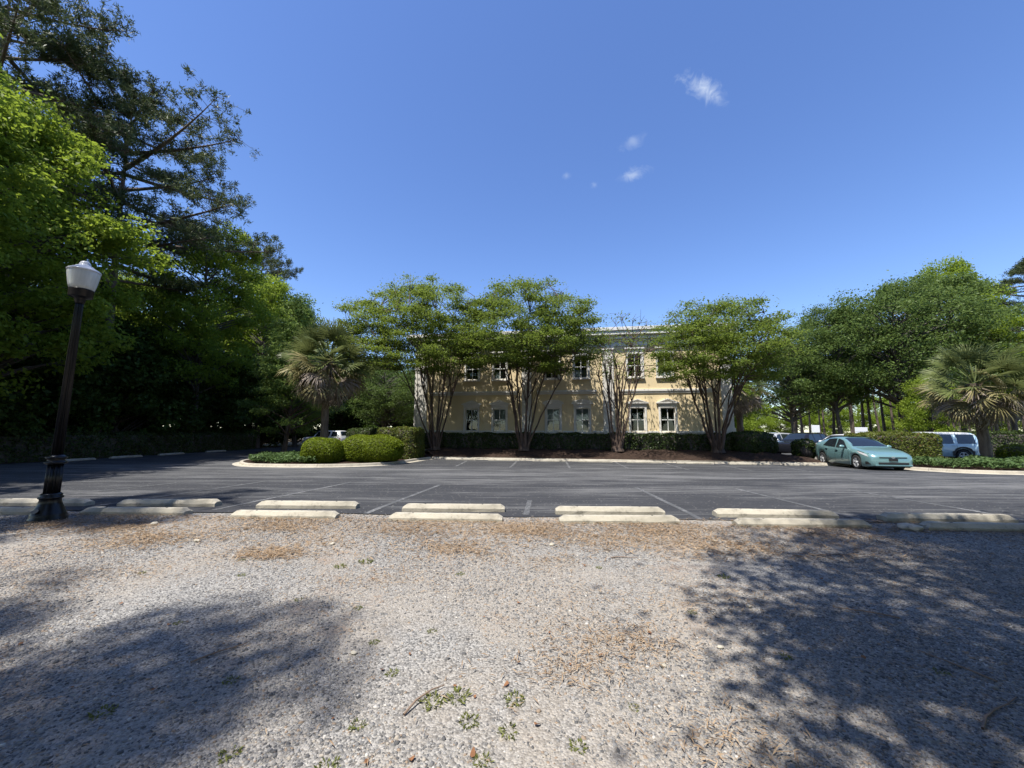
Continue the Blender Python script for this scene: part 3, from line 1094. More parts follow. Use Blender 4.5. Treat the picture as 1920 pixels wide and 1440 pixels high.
def pine(name, seed, H, crown_from, Lmax, n_limb, leaf_mat='needle_pine', tufts=88, blades=28, blade=0.31, width=0.19, r0=None):
    rng = np.random.default_rng(seed)
    r0 = r0 or H * 0.0125
    tz = np.linspace(0, H * 0.98, 12)
    tp = np.stack([0.25 * np.sin(tz * 0.22 + seed), 0.2 * np.cos(tz * 0.19 + seed * 2), tz], -1)
    tp[:, :2] -= tp[0, :2]
    wood = [(tp, np.concatenate([[r0 * 1.25], np.linspace(r0, 0.03, 11)]))]
    C, D, = [], []
    for i in range(n_limb):
        h = (i + rng.uniform(0, 1)) / n_limb
        z = H * (crown_from + (0.985 - crown_from) * h)
        ln = Lmax * (0.30 + 0.95 * math.sin(math.pi * min(1, 0.18 + 0.80 * h)) ** 0.9) * rng.uniform(0.5, 1.1)
        if h > 0.9:
            ln *= 0.7
        az = i * 2.4 + rng.uniform(-0.5, 0.5)
        dr = np.array([math.cos(az), math.sin(az), 0])
        a = np.array([np.interp(z, tz, tp[:, 0]), np.interp(z, tz, tp[:, 1]), z])
        rise = ln * rng.uniform(-0.05, 0.16) + h * ln * 0.30
        mid = a + dr * ln * 0.55 + np.array([0, 0, rise * 0.15 + ln * 0.02])
        end = a + dr * ln + np.array([0, 0, rise])
        pc = curve(a, mid, end, 7)
        wood.append((pc, np.linspace(0.02 + ln * 0.017, 0.012, 7)))
        side = np.array([-dr[1], dr[0], 0])
        nt_ = int(tufts * (0.4 + 0.6 * ln / Lmax))
        for j in range(nt_):
            u = rng.uniform(0.30, 1.02)
            b0 = curve(a, mid, end, 40)[min(39, int(u * 39))]
            off = side * rng.normal() * ln * 0.12 + np.array([0, 0, abs(rng.normal()) * 0.28 + 0.05]) + dr * rng.normal() * 0.2
            tip = b0 + off
            if j % 2 == 0:
                wood.append((np.array([b0, (b0 + tip) / 2 + [0, 0, -0.03], tip]), np.array([0.018, 0.012, 0.008])))
            C.append(tip)
            D.append(unit(off + dr * 0.35 + np.array([0, 0, 0.25])))
    C, D = np.array(C), np.array(D)
    n = len(C) * blades
    CC = np.repeat(C, blades, 0) + rng.normal(size=(n, 3)) * 0.10
    T = unit(np.repeat(D, blades, 0) * 0.55 + rng.normal(size=(n, 3)) * 0.62)
    ln = blade * rng.uniform(0.6, 1.2, n)
    LV = leaf_cards(CC + T * ln[:, None] * 0.5, rng.normal(size=(n, 3)), ln, width, rng, T)
    return make_tree(name, wood, LV, 'bark_pine', leaf_mat, 7)


def crape(name, seed, n_stem, H, x0, x1, zlow, n_clump, per, lsize, yf=-5.0, yb=1.9):
    """multi-stemmed vase: bare smooth stems opening into a wide layered crown; x0..x1 and yf..yb are the crown's reach"""
    rng = np.random.default_rng(seed)
    wood = []

    def env(az, h):
        rx_ = x1 if math.cos(az) > 0 else -x0
        ry_ = yb if math.sin(az) > 0 else -yf
        k = 1 / math.sqrt((math.cos(az) / rx_) ** 2 + (math.sin(az) / ry_) ** 2)
        prof = np.interp(h, [0, 0.12, 0.35, 0.6, 0.8, 0.93, 1.0], [0.80, 0.97, 1.0, 0.95, 0.80, 0.55, 0.22])
        return k * prof

    skel = []
    for i in range(n_stem):
        az = 2 * np.pi * i / n_stem + rng.uniform(-0.3, 0.3)
        r = rng.uniform(0.042, 0.066)
        f = rng.uniform(0.22, 0.9)
        rr_ = env(az, 0.3) * f
        zt = zlow + (H - zlow) * rng.uniform(0.25, 0.55)
        p0 = np.array([0.22 * math.cos(az), 0.20 * math.sin(az), -0.1])
        p2 = np.array([rr_ * math.cos(az), rr_ * math.sin(az), zt])
        p1 = p0 * 1.6 + np.array([rr_ * 0.28 * math.cos(az), rr_ * 0.28 * math.sin(az), zt * rng.uniform(0.5, 0.62)])
        pc = curve(p0, p1, p2, 14)
        pc[2:-1] += np.cumsum(rng.normal(size=(11, 3)) * 0.045, axis=0)
        wood.append((pc, np.concatenate([[r * 1.8, r * 1.4], np.linspace(r * 1.1, r * 0.38, 12)])))
        skel.append(pc[6:])
        for k in range(rng.integers(2, 4)):
            a = pc[rng.integers(5, 10)]
            az2 = az + rng.normal() * 0.7
            z2 = zlow + (H - zlow) * rng.uniform(0.1, 0.75)
            e2 = env(az2, 0.4) * rng.uniform(0.35, 0.95)
            q = np.array([e2 * math.cos(az2), e2 * math.sin(az2), z2])
            m_ = (a + q) / 2 + np.array([0, 0, 0.12 * np.linalg.norm(q - a)]) + rng.normal(size=3) * 0.12
            qc = curve(a, m_, q, 9)
            wood.append((qc, np.linspace(r * 0.55, r * 0.22, 9)))
            skel.append(qc[3:])
    wood.append((np.array([[0, 0, -0.1], [0, 0, 0.25], [0, 0, 0.75], [0, 0, 1.0]]), np.array([0.42, 0.30, 0.20, 0.08])))
    S = np.concatenate(skel)
    LC, LN = [], []
    for i in range(n_clump):
        while True:
            h = rng.beta(1.0, 1.15)
            x_, y_ = rng.uniform(x0, x1), rng.uniform(yf, yb)
            az = math.atan2(y_, x_)
            if math.hypot(x_, y_) < env(az, h) * rng.uniform(0.88, 1.04):
                break
        p = np.array([x_, y_, zlow + (H - zlow) * h])
        d_ = np.linalg.norm((S - p) * np.array([1, 1, 1.0]) + np.where((S[:, 2] > p[2])[:, None], 1.5, 0), axis=1)
        a = S[np.argmin(d_)]
        tw = curve(a, (a + p) / 2 + np.array([0, 0, 0.10]) + rng.normal(size=3) * 0.08, p, 5)
        wood.append((tw, np.linspace(0.022, 0.007, 5)))
        for t_ in range(2):
            e_ = p + unit(rng.normal(size=3) * np.array([1, 1, 0.35]) + np.array([0, 0, 0.25])) * rng.uniform(0.4, 0.85)
            wood.append((np.array([tw[-2], p + (e_ - p) * 0.3, e_]), np.array([0.011, 0.008, 0.005])))
        n = int(per * rng.uniform(0.5, 1.5))
        sg = rng.uniform(0.75, 1.35)
        LC.append(p + rng.normal(size=(n, 3)) * np.array([0.33, 0.33, 0.085]) * sg)
        LN.append(rng.normal(size=(n, 3)) * 0.6 + np.array([0, 0, 0.9]))
    LC, LN = np.concatenate(LC), np.concatenate(LN)
    LV = leaf_cards(LC, LN, lsize * rng.uniform(0.6, 1.3, len(LC)), 0.55, rng)
    return make_tree(name, wood, LV, 'bark_crape', 'leaf_crape', 6)


def shell_shrub(name, label, group, c, rx, ry, h, mat, n, lsize, p=2.4, seed=0, zb=0.0, rz=0.0, cat='shrub', upb=0.3, rough=0.05, core=0.87):
    """clipped shrub: leaves on a superellipsoid skin over a woody core, dark for the shade in the gaps"""
    rng = np.random.default_rng(seed)
    root = empty(name, (c[0], c[1], zb), rz)
    tag(root, label, cat, group)

    def surf(dv):
        q = (np.abs(dv[:, 0] / rx) ** p + np.abs(dv[:, 1] / ry) ** p + np.abs(dv[:, 2] / (h * 0.55)) ** p) ** (-1 / p)
        return dv * q[:, None]

    # area-weighted directions: sample on the stretched sphere
    raw = rng.normal(size=(n * 2, 3)) * np.array([rx, ry, h * 0.55])
    dv = unit(raw)
    P = surf(dv)
    P = P[P[:, 2] > -h * 0.44][:n]
    nr = np.sign(P) * (np.abs(P) / np.array([rx, ry, h * 0.55])) ** (p - 1) / np.array([rx, ry, h * 0.55])
    nr = unit(nr)
    wob = rough * (np.sin(P[:, 0] * 5.1 + seed) + np.sin(P[:, 1] * 6.3 + 1) + np.sin(P[:, 2] * 7 + P[:, 0] * 3)) / 2
    P = P + nr * (wob[:, None] - np.abs(rng.normal(size=(len(P), 1))) * 0.045 + 0.015)
    P[:, 2] += h * 0.45
    LV = leaf_cards(P, nr * 0.8 + rng.normal(size=P.shape) * 0.65 + np.array([0, 0, upb]), lsize * rng.uniform(0.6, 1.3, len(P)), 0.6, rng)
    link('foliage', np_mesh('foliage', LV[0], LV[1], mat), root)
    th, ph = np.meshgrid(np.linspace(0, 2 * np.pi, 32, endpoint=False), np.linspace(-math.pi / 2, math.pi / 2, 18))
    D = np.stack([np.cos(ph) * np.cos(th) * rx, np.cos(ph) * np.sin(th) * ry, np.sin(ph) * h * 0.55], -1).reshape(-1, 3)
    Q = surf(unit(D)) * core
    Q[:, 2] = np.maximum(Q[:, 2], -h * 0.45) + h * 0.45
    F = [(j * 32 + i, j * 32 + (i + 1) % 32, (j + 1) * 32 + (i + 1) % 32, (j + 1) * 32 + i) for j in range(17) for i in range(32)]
    link('shaded_inner_growth', np_mesh('shaded_inner_growth', Q, F, 'bark_grey', True), root)  # inner twigs, coloured dark to stand in for shade in the leaf gaps
    return root


def box_hedge(name, label, p0, p1, depth, zb, h, mat, dens, lsize, seed=0, group=None, lean=0.0):
    """long clipped hedge between two ground points, leaves on every face"""
    rng = np.random.default_rng(seed)
    p0, p1 = Vector(p0), Vector(p1)
    dv = p1 - p0
    ln = dv.length
    c_ = (p0 + p1) / 2
    root = empty(name, (c_.x, c_.y, zb), math.atan2(dv.y, dv.x))
    tag(root, label, 'hedge', group)
    hx, hy = ln / 2, depth / 2
    P, Nr = [], []
    for area, f in ((ln * depth, 'top'), (ln * h, 'front'), (ln * h, 'back'), (depth * h, 'l'), (depth * h, 'r')):
        n = int(area * dens)
        u, v = rng.uniform(-1, 1, n), rng.uniform(0, 1, n)
        if f == 'top':
            p, nn = np.stack([u * hx, (v * 2 - 1) * hy, np.full(n, h)], -1), (0, 0, 1)
        elif f in ('front', 'back'):
            s = -1 if f == 'front' else 1
            p, nn = np.stack([u * hx, np.full(n, s * hy), v * h], -1), (0, s, 0)
        else:
            s = -1 if f == 'l' else 1
            p, nn = np.stack([np.full(n, s * hx), u * hy, v * h], -1), (s, 0, 0)
        P.append(p)
        Nr.append(np.tile(np.array(nn, float), (n, 1)))
    P, Nr = np.concatenate(P), np.concatenate(Nr)
    # round the arrises and let the faces waver
    k = np.maximum(0, P[:, 2] / h - 0.82) / 0.18
    P[:, 1] *= 1 - 0.14 * k ** 2
    edge = np.maximum(0, np.abs(P[:, 0]) / hx - (1 - 0.35 / hx)) / (0.35 / hx) if hx > 0.5 else 0
    P[:, 1] *= 1 - 0.12 * edge ** 2
    P[:, 2] -= 0.10 * (edge ** 2) * (P[:, 2] / h)
    P[:, 2] -= 0.07 * (np.abs(P[:, 1]) / hy) ** 3 * (Nr[:, 2] > 0.5)
    wob = 0.06 * np.sin(P[:, 0] * 2.1 + seed) + 0.05 * np.sin(P[:, 0] * 5.3 + P[:, 2] * 4) + 0.03 * np.sin(P[:, 0] * 11 + P[:, 1] * 7)
    P = P + Nr * (wob[:, None] * 0.8 - np.abs(rng.normal(size=(len(P), 1))) * 0.06 + 0.02)
    LV = leaf_cards(P, Nr * 0.7 + rng.normal(size=P.shape) * 0.7 + np.array([0, 0, 0.35]), lsize * rng.uniform(0.6, 1.35, len(P)), 0.6, rng)
    link('foliage', np_mesh('foliage', LV[0], LV[1], mat), root)
    MB().box(-hx + 0.12, hx - 0.12, -hy + 0.13, hy - 0.13, -0.05, h - 0.12).build('shaded_inner_growth', 'bark_grey', root, bevel=0.1)  # woody core; the shade between the leaves is put into its dark colour
    return root


# ------------------------------------------------------------------ crape myrtles in front of the building
for lbl, sd, pos, n_s, H, xa, xb, zl, nc, per, ls in (
        ('broad crape myrtle beside the tall clipped box hedge, crown hiding the building corner', 3, (-5.10, 26.16, 0.58), 11, 11.3, -6.9, 3.7, 4.9, 330, 215, 0.130),
        ('crape myrtle with fanned brown stems before the pilaster between paired windows', 8, (0.77, 25.19, 0.60), 10, 10.8, -4.1, 5.2, 4.8, 290, 215, 0.130),
        ('thin nearly leafless crape myrtle before the sunlit white pilaster', 13, (6.49, 24.24, 0.62), 9, 8.2, -1.9, 2.9, 4.2, 110, 22, 0.115),
        ('crape myrtle with peeling stems at the building corner nearest the parked cars', 21, (12.17, 23.30, 0.60), 10, 8.9, -3.8, 4.0, 4.0, 240, 210, 0.125)):
    t_ = crape('crape_myrtle', sd, n_s, H, xa, xb, zl, nc, per, ls)
    t_.location = pos
    tag(t_, lbl, 'tree', 'crape myrtles along the building')

# ------------------------------------------------------------------ hedges and shrubs
a_, b_ = fac(-7.9, 1.55), fac(12.6, 1.55)
box_hedge('hedge', 'long dark clipped hedge under the ground floor windows', a_, b_, 1.1, 0.55, 1.02, 'leaf_hedge', 330, 0.12, 1)
shell_shrub('shrub', 'big dark rounded bush at the building corner by the silver car', None, (14.7, 24.3), 1.35, 1.1, 1.40, 'leaf_hedge', 7000, 0.11, 3.0, 2, 0.36)
box_hedge('hedge', 'long dark hedge in front of the woods beyond the lamp post', (-25.9, 16.0), (-24.6, 37.0), 1.3, 0.0, 1.50, 'leaf_hedge', 330, 0.12, 3)
shell_shrub('boxwood_shrub', 'smaller clipped round green shrub at the juniper end of the palm island', 'clipped shrubs on the palm island', (-9.15, 19.1), 0.95, 0.85, 1.20, 'leaf_boxwood', 17000, 0.07, 2.4, 4, 0.14)
shell_shrub('boxwood_shrub', 'wide clipped mounded green shrub beside the tall box hedge', 'clipped shrubs on the palm island', (-7.2, 20.15), 1.62, 1.05, 1.33, 'leaf_boxwood', 32000, 0.07, 2.5, 5, 0.14)
box_hedge('hedge', 'tall square clipped hedge block on the palm island beside the myrtle', (-7.75, 23.6), (-5.5, 23.45), 2.2, 0.12, 1.78, 'leaf_privet', 900, 0.085, 6)
box_hedge('hedge', 'shaded hedge running back from the tall clipped block towards the white car', (-12.6, 31.5), (-8.3, 26.2), 1.4, 0.10, 1.75, 'leaf_hedge', 330, 0.11, 7)
box_hedge('hedge', 'square clipped yellow-green hedge between the teal car and the pale blue truck', (18.15, 20.85), (21.65, 20.55), 1.9, 0.12, 1.56, 'leaf_privet', 900, 0.085, 8)
box_hedge('hedge', 'dark hedge beyond the palm at the back of the juniper island', (28.6, 25.6), (42, 23.4), 1.5, 0.0, 1.78, 'leaf_hedge', 260, 0.12, 9)
shell_shrub('boxwood_shrub', 'small round yellow-green shrub among the junipers', None, (26.6, 20.6), 0.9, 0.8, 0.95, 'leaf_boxwood', 6000, 0.07, 2.3, 10, 0.14)


def juniper(name, label, outline, n, h, seed, zb=0.12, clear=()):
    rng = np.random.default_rng(seed)
    ol = np.array(outline)
    lo, hi = ol.min(0), ol.max(0)
    pts = []
    while len(pts) < n:
        q = rng.uniform(lo, hi)
        ins = False
        j = len(ol) - 1
        for i in range(len(ol)):
            if (ol[i, 1] > q[1]) != (ol[j, 1] > q[1]) and q[0] < (ol[j, 0] - ol[i, 0]) * (q[1] - ol[i, 1]) / (ol[j, 1] - ol[i, 1]) + ol[i, 0]:
                ins = not ins
            j = i
        if ins:
            pts.append(q)
    P = np.array(pts)
    hump = 0.5 + 0.5 * np.sin(P[:, 0] * 2.6 + seed) * np.sin(P[:, 1] * 3.1 + 1) * 0.7
    z = zb + h * (0.35 + 0.65 * hump) * rng.uniform(0.35, 1.0, n)
    az = rng.uniform(0, 2 * np.pi, n)
    T = np.stack([np.cos(az), np.sin(az), rng.uniform(0.15, 1.0, n)], -1)
    C = np.stack([P[:, 0], P[:, 1], z + np.array([zg(y) for y in P[:, 1]])], -1)
    LV = leaf_cards(C, rng.normal(size=(n, 3)) * 0.6 + np.array([0, 0, 0.8]), rng.uniform(0.10, 0.24, n), 0.30, rng, T)
    o = link(name, np_mesh(name, LV[0], LV[1], 'leaf_juniper'))
    tag(o, label, 'ground cover', kind='stuff')
    return o


juniper('juniper_ground_cover', 'low green juniper at the tip of the palm island',
        [(-13.9, 23.5), (-14.2, 22.4), (-13.7, 20.6), (-12.2, 18.65), (-10.97, 18.2), (-9.6, 18.05), (-9.0, 18.2), (-9.4, 19.6), (-10.5, 21.5), (-11.5, 23.5)], 11000, 0.42, 1)
juniper('juniper_ground_cover', 'low feathery juniper covering the island beside the teal car',
        [(17.9, 18.6), (18.15, 16.9), (18.5, 16.2), (19.2, 15.75), (20.3, 15.5), (23, 15.2), (30, 14.6), (30, 20.5), (24, 21.0), (22.8, 19.0), (18.4, 19.4)], 26000, 0.50, 2)

# ------------------------------------------------------------------ the woods
PROTO = {
    'gum_a': broadleaf('broadleaf_tree', 31, 18.0, 3.2, 5.4, 140, 340, 0.21, 'bark_grey', 'leaf_gum', 'oval', 0.62, 0.22),
    'gum_b': broadleaf('broadleaf_tree', 32, 17.0, 4.5, 4.4, 120, 320, 0.20, 'bark_grey', 'leaf_gum', 'egg', 0.6, 0.24),
    'gum_c': broadleaf('broadleaf_tree', 36, 9.0, 1.0, 4.2, 100, 280, 0.20, 'bark_grey', 'leaf_gum', 'oval', 0.6, 0.25, r0=0.11),
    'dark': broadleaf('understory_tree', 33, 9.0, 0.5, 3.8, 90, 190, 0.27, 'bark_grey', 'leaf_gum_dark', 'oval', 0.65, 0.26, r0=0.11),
    'oak_a': broadleaf('oak_tree', 34, 14.0, 4.6, 6.2, 150, 260, 0.19, 'bark_grey', 'leaf_oak', 'egg', 0.5, 0.19, feather=0.7),
    'oak_b': broadleaf('oak_tree', 35, 16.0, 5.4, 5.8, 150, 260, 0.19, 'bark_grey', 'leaf_oak', 'oval', 0.55, 0.19, feather=0.7),
    'cypress': broadleaf('cypress_tree', 37, 13.8, 1.9, 3.9, 120, 230, 0.22, 'bark_pine', 'leaf_cypress', 'cone', 0.34, 0.26, 0.4, 0.08, r0=0.18, feather=0.6),
    'pine_a': pine('pine_tree', 41, 28.5, 0.44, 6.6, 40),
    'pine_b': pine('pine_tree', 42, 26.0, 0.42, 7.4, 40),
    'pine_c': pine('pine_tree', 43, 19.0, 0.52, 3.6, 30, tufts=26, blades=16),
}
used = set()


def place(kind, x, y, h, label, group, wide=1.0, rz=None, name=None, z=None):
    src = PROTO[kind]
    if kind in used:
        o = copy_tree(src)
    else:
        o = src
        used.add(kind)
    base = {'gum_a': 18.0, 'gum_b': 17.0, 'gum_c': 9.0, 'dark': 9.0, 'oak_a': 14.0, 'oak_b': 16.0, 'cypress': 13.8, 'pine_a': 28.5, 'pine_b': 26.0, 'pine_c': 19.0}[kind]
    s = h / base
    o.location = (x, y, zg(y) - 0.06 if z is None else z)
    o.scale = (s * wide, s * wide, s)
    o.rotation_euler = (0, 0, rnd.uniform(0, 6.28) if rz is None else rz)
    tag(o, label, 'tree', group)
    return o


GW = 'trees of the woods behind the long hedge'
place('pine_a', -30.6, 20.5, 29.5, 'tallest dark pine, rising above the bright green tree behind the lamp post', GW, 1.0, 0.4)
place('pine_b', -27.7, 26.0, 26.6, 'tall pine with long bare-ended limbs reaching out over the parking lot', GW, 1.0, 2.2)
place('pine_a', -30.5, 45.5, 23.2, 'distant dark pine behind the light green trees at the end of the hedge', GW, 0.85, 4.0)
place('gum_a', -25.2, 17.8, 18.6, 'big bright green broadleaf tree behind the hedge and lamp post', GW, 0.98, 1.0)
place('gum_b', -25.9, 31.5, 18.2, 'sunlit yellow-green tree beneath the long-limbed pine', GW, 0.95, 2.0)
place('gum_a', -25.6, 39.5, 17.4, 'light green tree at the far end of the hedge beside the cypress', GW, 0.95, 3.0)
lw = 'green broadleaf tree standing deeper in the woods behind the hedge'
for x, y, h, k_ in ((-30.5, 23.5, 12.5, 'gum_b'), (-35.5, 31.5, 15, 'gum_a'), (-35, 22, 14, 'gum_a'), (-36, 38, 16.5, 'gum_b'), (-41, 30, 18, 'gum_a'),
                    (-35, 45, 17, 'gum_b'), (-42, 39, 18, 'gum_a'), (-29, 50, 15.5, 'gum_b'), (-37, 55, 17, 'gum_a')):
    place(k_, x, y, h, lw, GW)
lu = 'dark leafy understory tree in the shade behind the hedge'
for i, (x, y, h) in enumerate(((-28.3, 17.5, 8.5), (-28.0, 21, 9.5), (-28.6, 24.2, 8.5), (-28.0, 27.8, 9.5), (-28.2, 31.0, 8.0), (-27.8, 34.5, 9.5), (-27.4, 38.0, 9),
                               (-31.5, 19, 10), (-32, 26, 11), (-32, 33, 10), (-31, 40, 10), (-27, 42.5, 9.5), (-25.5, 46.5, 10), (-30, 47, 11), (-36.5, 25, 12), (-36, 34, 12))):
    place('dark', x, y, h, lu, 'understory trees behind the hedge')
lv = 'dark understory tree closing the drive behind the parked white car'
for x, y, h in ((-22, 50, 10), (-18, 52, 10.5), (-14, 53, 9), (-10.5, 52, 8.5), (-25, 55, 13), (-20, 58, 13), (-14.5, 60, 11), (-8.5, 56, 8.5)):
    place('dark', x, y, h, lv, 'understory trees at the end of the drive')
place('cypress', -17.9, 31.0, 12.8, 'feathery light green cypress with reddish trunk beside the palm island', None, 1.0, 0.7)
place('cypress', -24.0, 43.5, 16.0, 'taller feathery cypress behind the light green cypress', None, 0.95, 2.7)
place('oak_a', -13.4, 41.0, 8.4, 'low spreading light green tree glimpsed between palm and building', None, 1.15, 0.3)
# the same woods go on beside and behind the viewer; they throw the shade on the lot and gravel, save the added rear row
lo_ = 'broadleaf tree of the woods beside the gravel yard'
for x, y, h, k_ in ((-20.3, 4.0, 17.5, 'gum_a'), (-21.6, 10.2, 17, 'gum_b'), (-23.2, 14.2, 16, 'gum_b'), (-27, 7, 19, 'gum_a'), (-29, 12.5, 19, 'gum_a')):
    place(k_, x, y, h, lo_, 'trees beside the gravel yard')
place('gum_b', -7.9, -4.4, 17.0, 'broadleaf tree behind the gravel yard throwing shade on it', 'broadleaf trees behind the yard', 0.52, 0.6)
place('pine_b', -10.6, -7.4, 23.0, 'tall pine standing behind the gravel yard', 'pines behind the gravel yard', 0.58, 0.9)
place('pine_a', -8.2, -8.4, 22.0, 'tall pine standing behind the gravel yard', 'pines behind the gravel yard', 0.5, 3.3)
place('pine_a', -14.6, -1.8, 25.5, 'tall pine standing behind the gravel yard', 'pines behind the gravel yard', 0.5, 2.0)
lb = 'unseen broadleaf tree added behind the viewer to block low skylight'
for i in range(11):  # unseen row added to hold back skylight from the gravel
    place(('gum_b', 'gum_a')[i % 2], -26 + i * 5.4, -14.5 - 3.5 * (i % 3), 14 + (i * 7) % 5, lb, 'trees added to block low skylight')
for x, y in ((19.5, 1.5), (22.5, 6.5), (16.5, -4.5)):
    place('gum_b', x, y, 13.0, 'broadleaf tree at the end of the gravel yard', 'trees at the end of the yard')
place('oak_b', 1.3, -1.5, 18.0, 'oak tree with high crown shading the gravel yard', 'oaks behind the gravel yard', 0.50, 1.2)
place('oak_b', 4.8, -1.7, 17.5, 'oak tree with high crown shading the gravel yard', 'oaks behind the gravel yard', 0.62, 2.2)
place('oak_b', 6.6, -2.6, 16.0, 'oak tree with high crown shading the gravel yard', 'oaks behind the gravel yard', 0.8, 5.2)
place('oak_b', 8.6, -1.6, 15.0, 'oak tree with high crown shading the gravel yard', 'oaks behind the gravel yard', 0.85, 3.4)

GR = 'trees beyond the far parking lot'
place('oak_a', 28.8, 40.0, 11.6, 'dark spreading oak behind the silver car and small sign', GR, 1.0, 0.5)
place('oak_b', 32.4, 38.5, 14.4, 'dark green oak behind the big white sign', GR, 0.92, 1.1)
place('oak_a', 37.0, 37.0, 15.6, 'broad dark green oak rising behind the square clipped hedge', GR, 0.98, 2.4)
place('oak_b', 41.5, 39.0, 17.6, 'tallest dark green oak behind the pale blue truck', GR, 1.0, 4.4)
place('gum_a', 51.0, 44.0, 21.6, 'bright green tree overtopping the oaks behind the palm with brown skirt', GR, 0.78, 2.0)
place('pine_b', 62.5, 45.0, 22.5, 'dark pine at the edge of the far woods behind the palm', GR, 0.95, 1.0)
place('gum_c', 34.5, 32.0, 6.4, 'low yellow-green tree behind the palm with brown skirt', GR, 0.7, 1.0)
place('gum_c', 22.0, 41.0, 9.0, 'low green tree behind the building corner', GR, 0.9, 2.0)
place('gum_b', 47, 36.5, 13.0, 'mid green tree beside the palm with brown skirt', GR, 0.95, 2.6)
place('oak_a', 53, 38, 14, 'dark oak behind the hedge at the back of the juniper island', GR, 1.0, 5.0)
rw = random.Random(77)
for i in range(34):
    px = 1480 + i * 13.5 + rw.uniform(-6, 6)
    y = rw.uniform(42, 66)
    place('pine_c', (px - 960) / 730 * y * 1.0, y, rw.uniform(12.5, 15.5), 'slender pine with bare dark trunk in the grove beyond the cars', 'slender pines of the grove', rw.uniform(0.8, 1.1))
for i in range(16):
    x = 20 + i * 6.2 + rw.uniform(-2, 2)
    place('gum_c', x, rw.uniform(76, 96), rw.uniform(8, 11), 'sunlit bushy tree in the clearing beyond the slender pines', 'bushy trees beyond the grove', 1.0)
for i in range(10):
    place('gum_a', 24 + i * 11 + rw.uniform(-3, 3), rw.uniform(100, 118), rw.uniform(15, 18), 'far green tree closing the view beyond the grove', 'far trees beyond the grove')
for i in range(5):
    place('gum_b', -6 + i * 7, rw.uniform(62, 72), 9.0, 'green tree behind the yellow building', 'trees behind the building')


# ------------------------------------------------------------------ palms
def frond_mesh(seed, mat, petiole, fan, droop, n=38, spread=1.9, ragged=0.0):
    rr = random.Random(seed)
    vs, fs = [], []
    # petiole
    k_ = 5
    for i in range(k_ + 1):
        u = i / k_
        x = petiole * u
        z = -0.10 * petiole * u * u
        wd = 0.035 * (1 - 0.5 * u)
        b0 = len(vs)
        vs += [(x, -wd, z), (x, wd, z), (x, 0, z - 0.02)]
        if i:
            for a in range(3):
                fs.append((b0 - 3 + a, b0 - 3 + (a + 1) % 3, b0 + (a + 1) % 3, b0 + a))
    zc = -0.10 * petiole
    for i in range(n):
        if rr.random() < ragged:
            continue
        ph = -spread + 2 * spread * (i + 0.5) / n + rr.uniform(-0.03, 0.03)
        ln = fan * (1 - 0.30 * (abs(ph) / spread) ** 1.5) * rr.uniform(0.82, 1.08)
        c_, s_ = math.cos(ph), math.sin(ph)
        wd = 0.027
        lift = 0.10 * abs(s_) * fan
        b0 = len(vs)
        dd = droop * rr.uniform(0.7, 1.4)
        for u, wf in ((0.0, 0.35), (0.45, 1.0), (0.78, 0.75)):
            x = petiole + c_ * ln * u
            y = s_ * ln * u
            z = zc + lift * u - dd * ln * u ** 2.2
            vs += [(x - s_ * wd * wf, y + c_ * wd * wf, z), (x + s_ * wd * wf, y - c_ * wd * wf, z + 0.012)]
        u = 1.0
        vs.append((petiole + c_ * ln * (1 - 0.10 * dd), s_ * ln * (1 - 0.10 * dd), zc + lift - dd * ln * 1.15))
        fs += [(b0, b0 + 1, b0 + 3, b0 + 2), (b0 + 2, b0 + 3, b0 + 5, b0 + 4), (b0 + 4, b0 + 5, b0 + 6)]
    me = bpy.data.meshes.new('frond')
    me.from_pydata(vs, [], fs)
    me.materials.append(MAT[mat])
    return me


FR_G = [frond_mesh(i, 'palm_green', 1.25, 1.0, 0.16 + 0.10 * (i % 3), 28, 2.1) for i in range(4)]
FR_T = [frond_mesh(10 + i, 'palm_tan', 1.25, 0.98, 0.32, 26, 2.0, ragged=0.08) for i in range(3)]
FR_D = [frond_mesh(20 + i, 'palm_dead', 1.15, 0.95, 0.5, 26, 1.7, ragged=0.2) for i in range(3)]


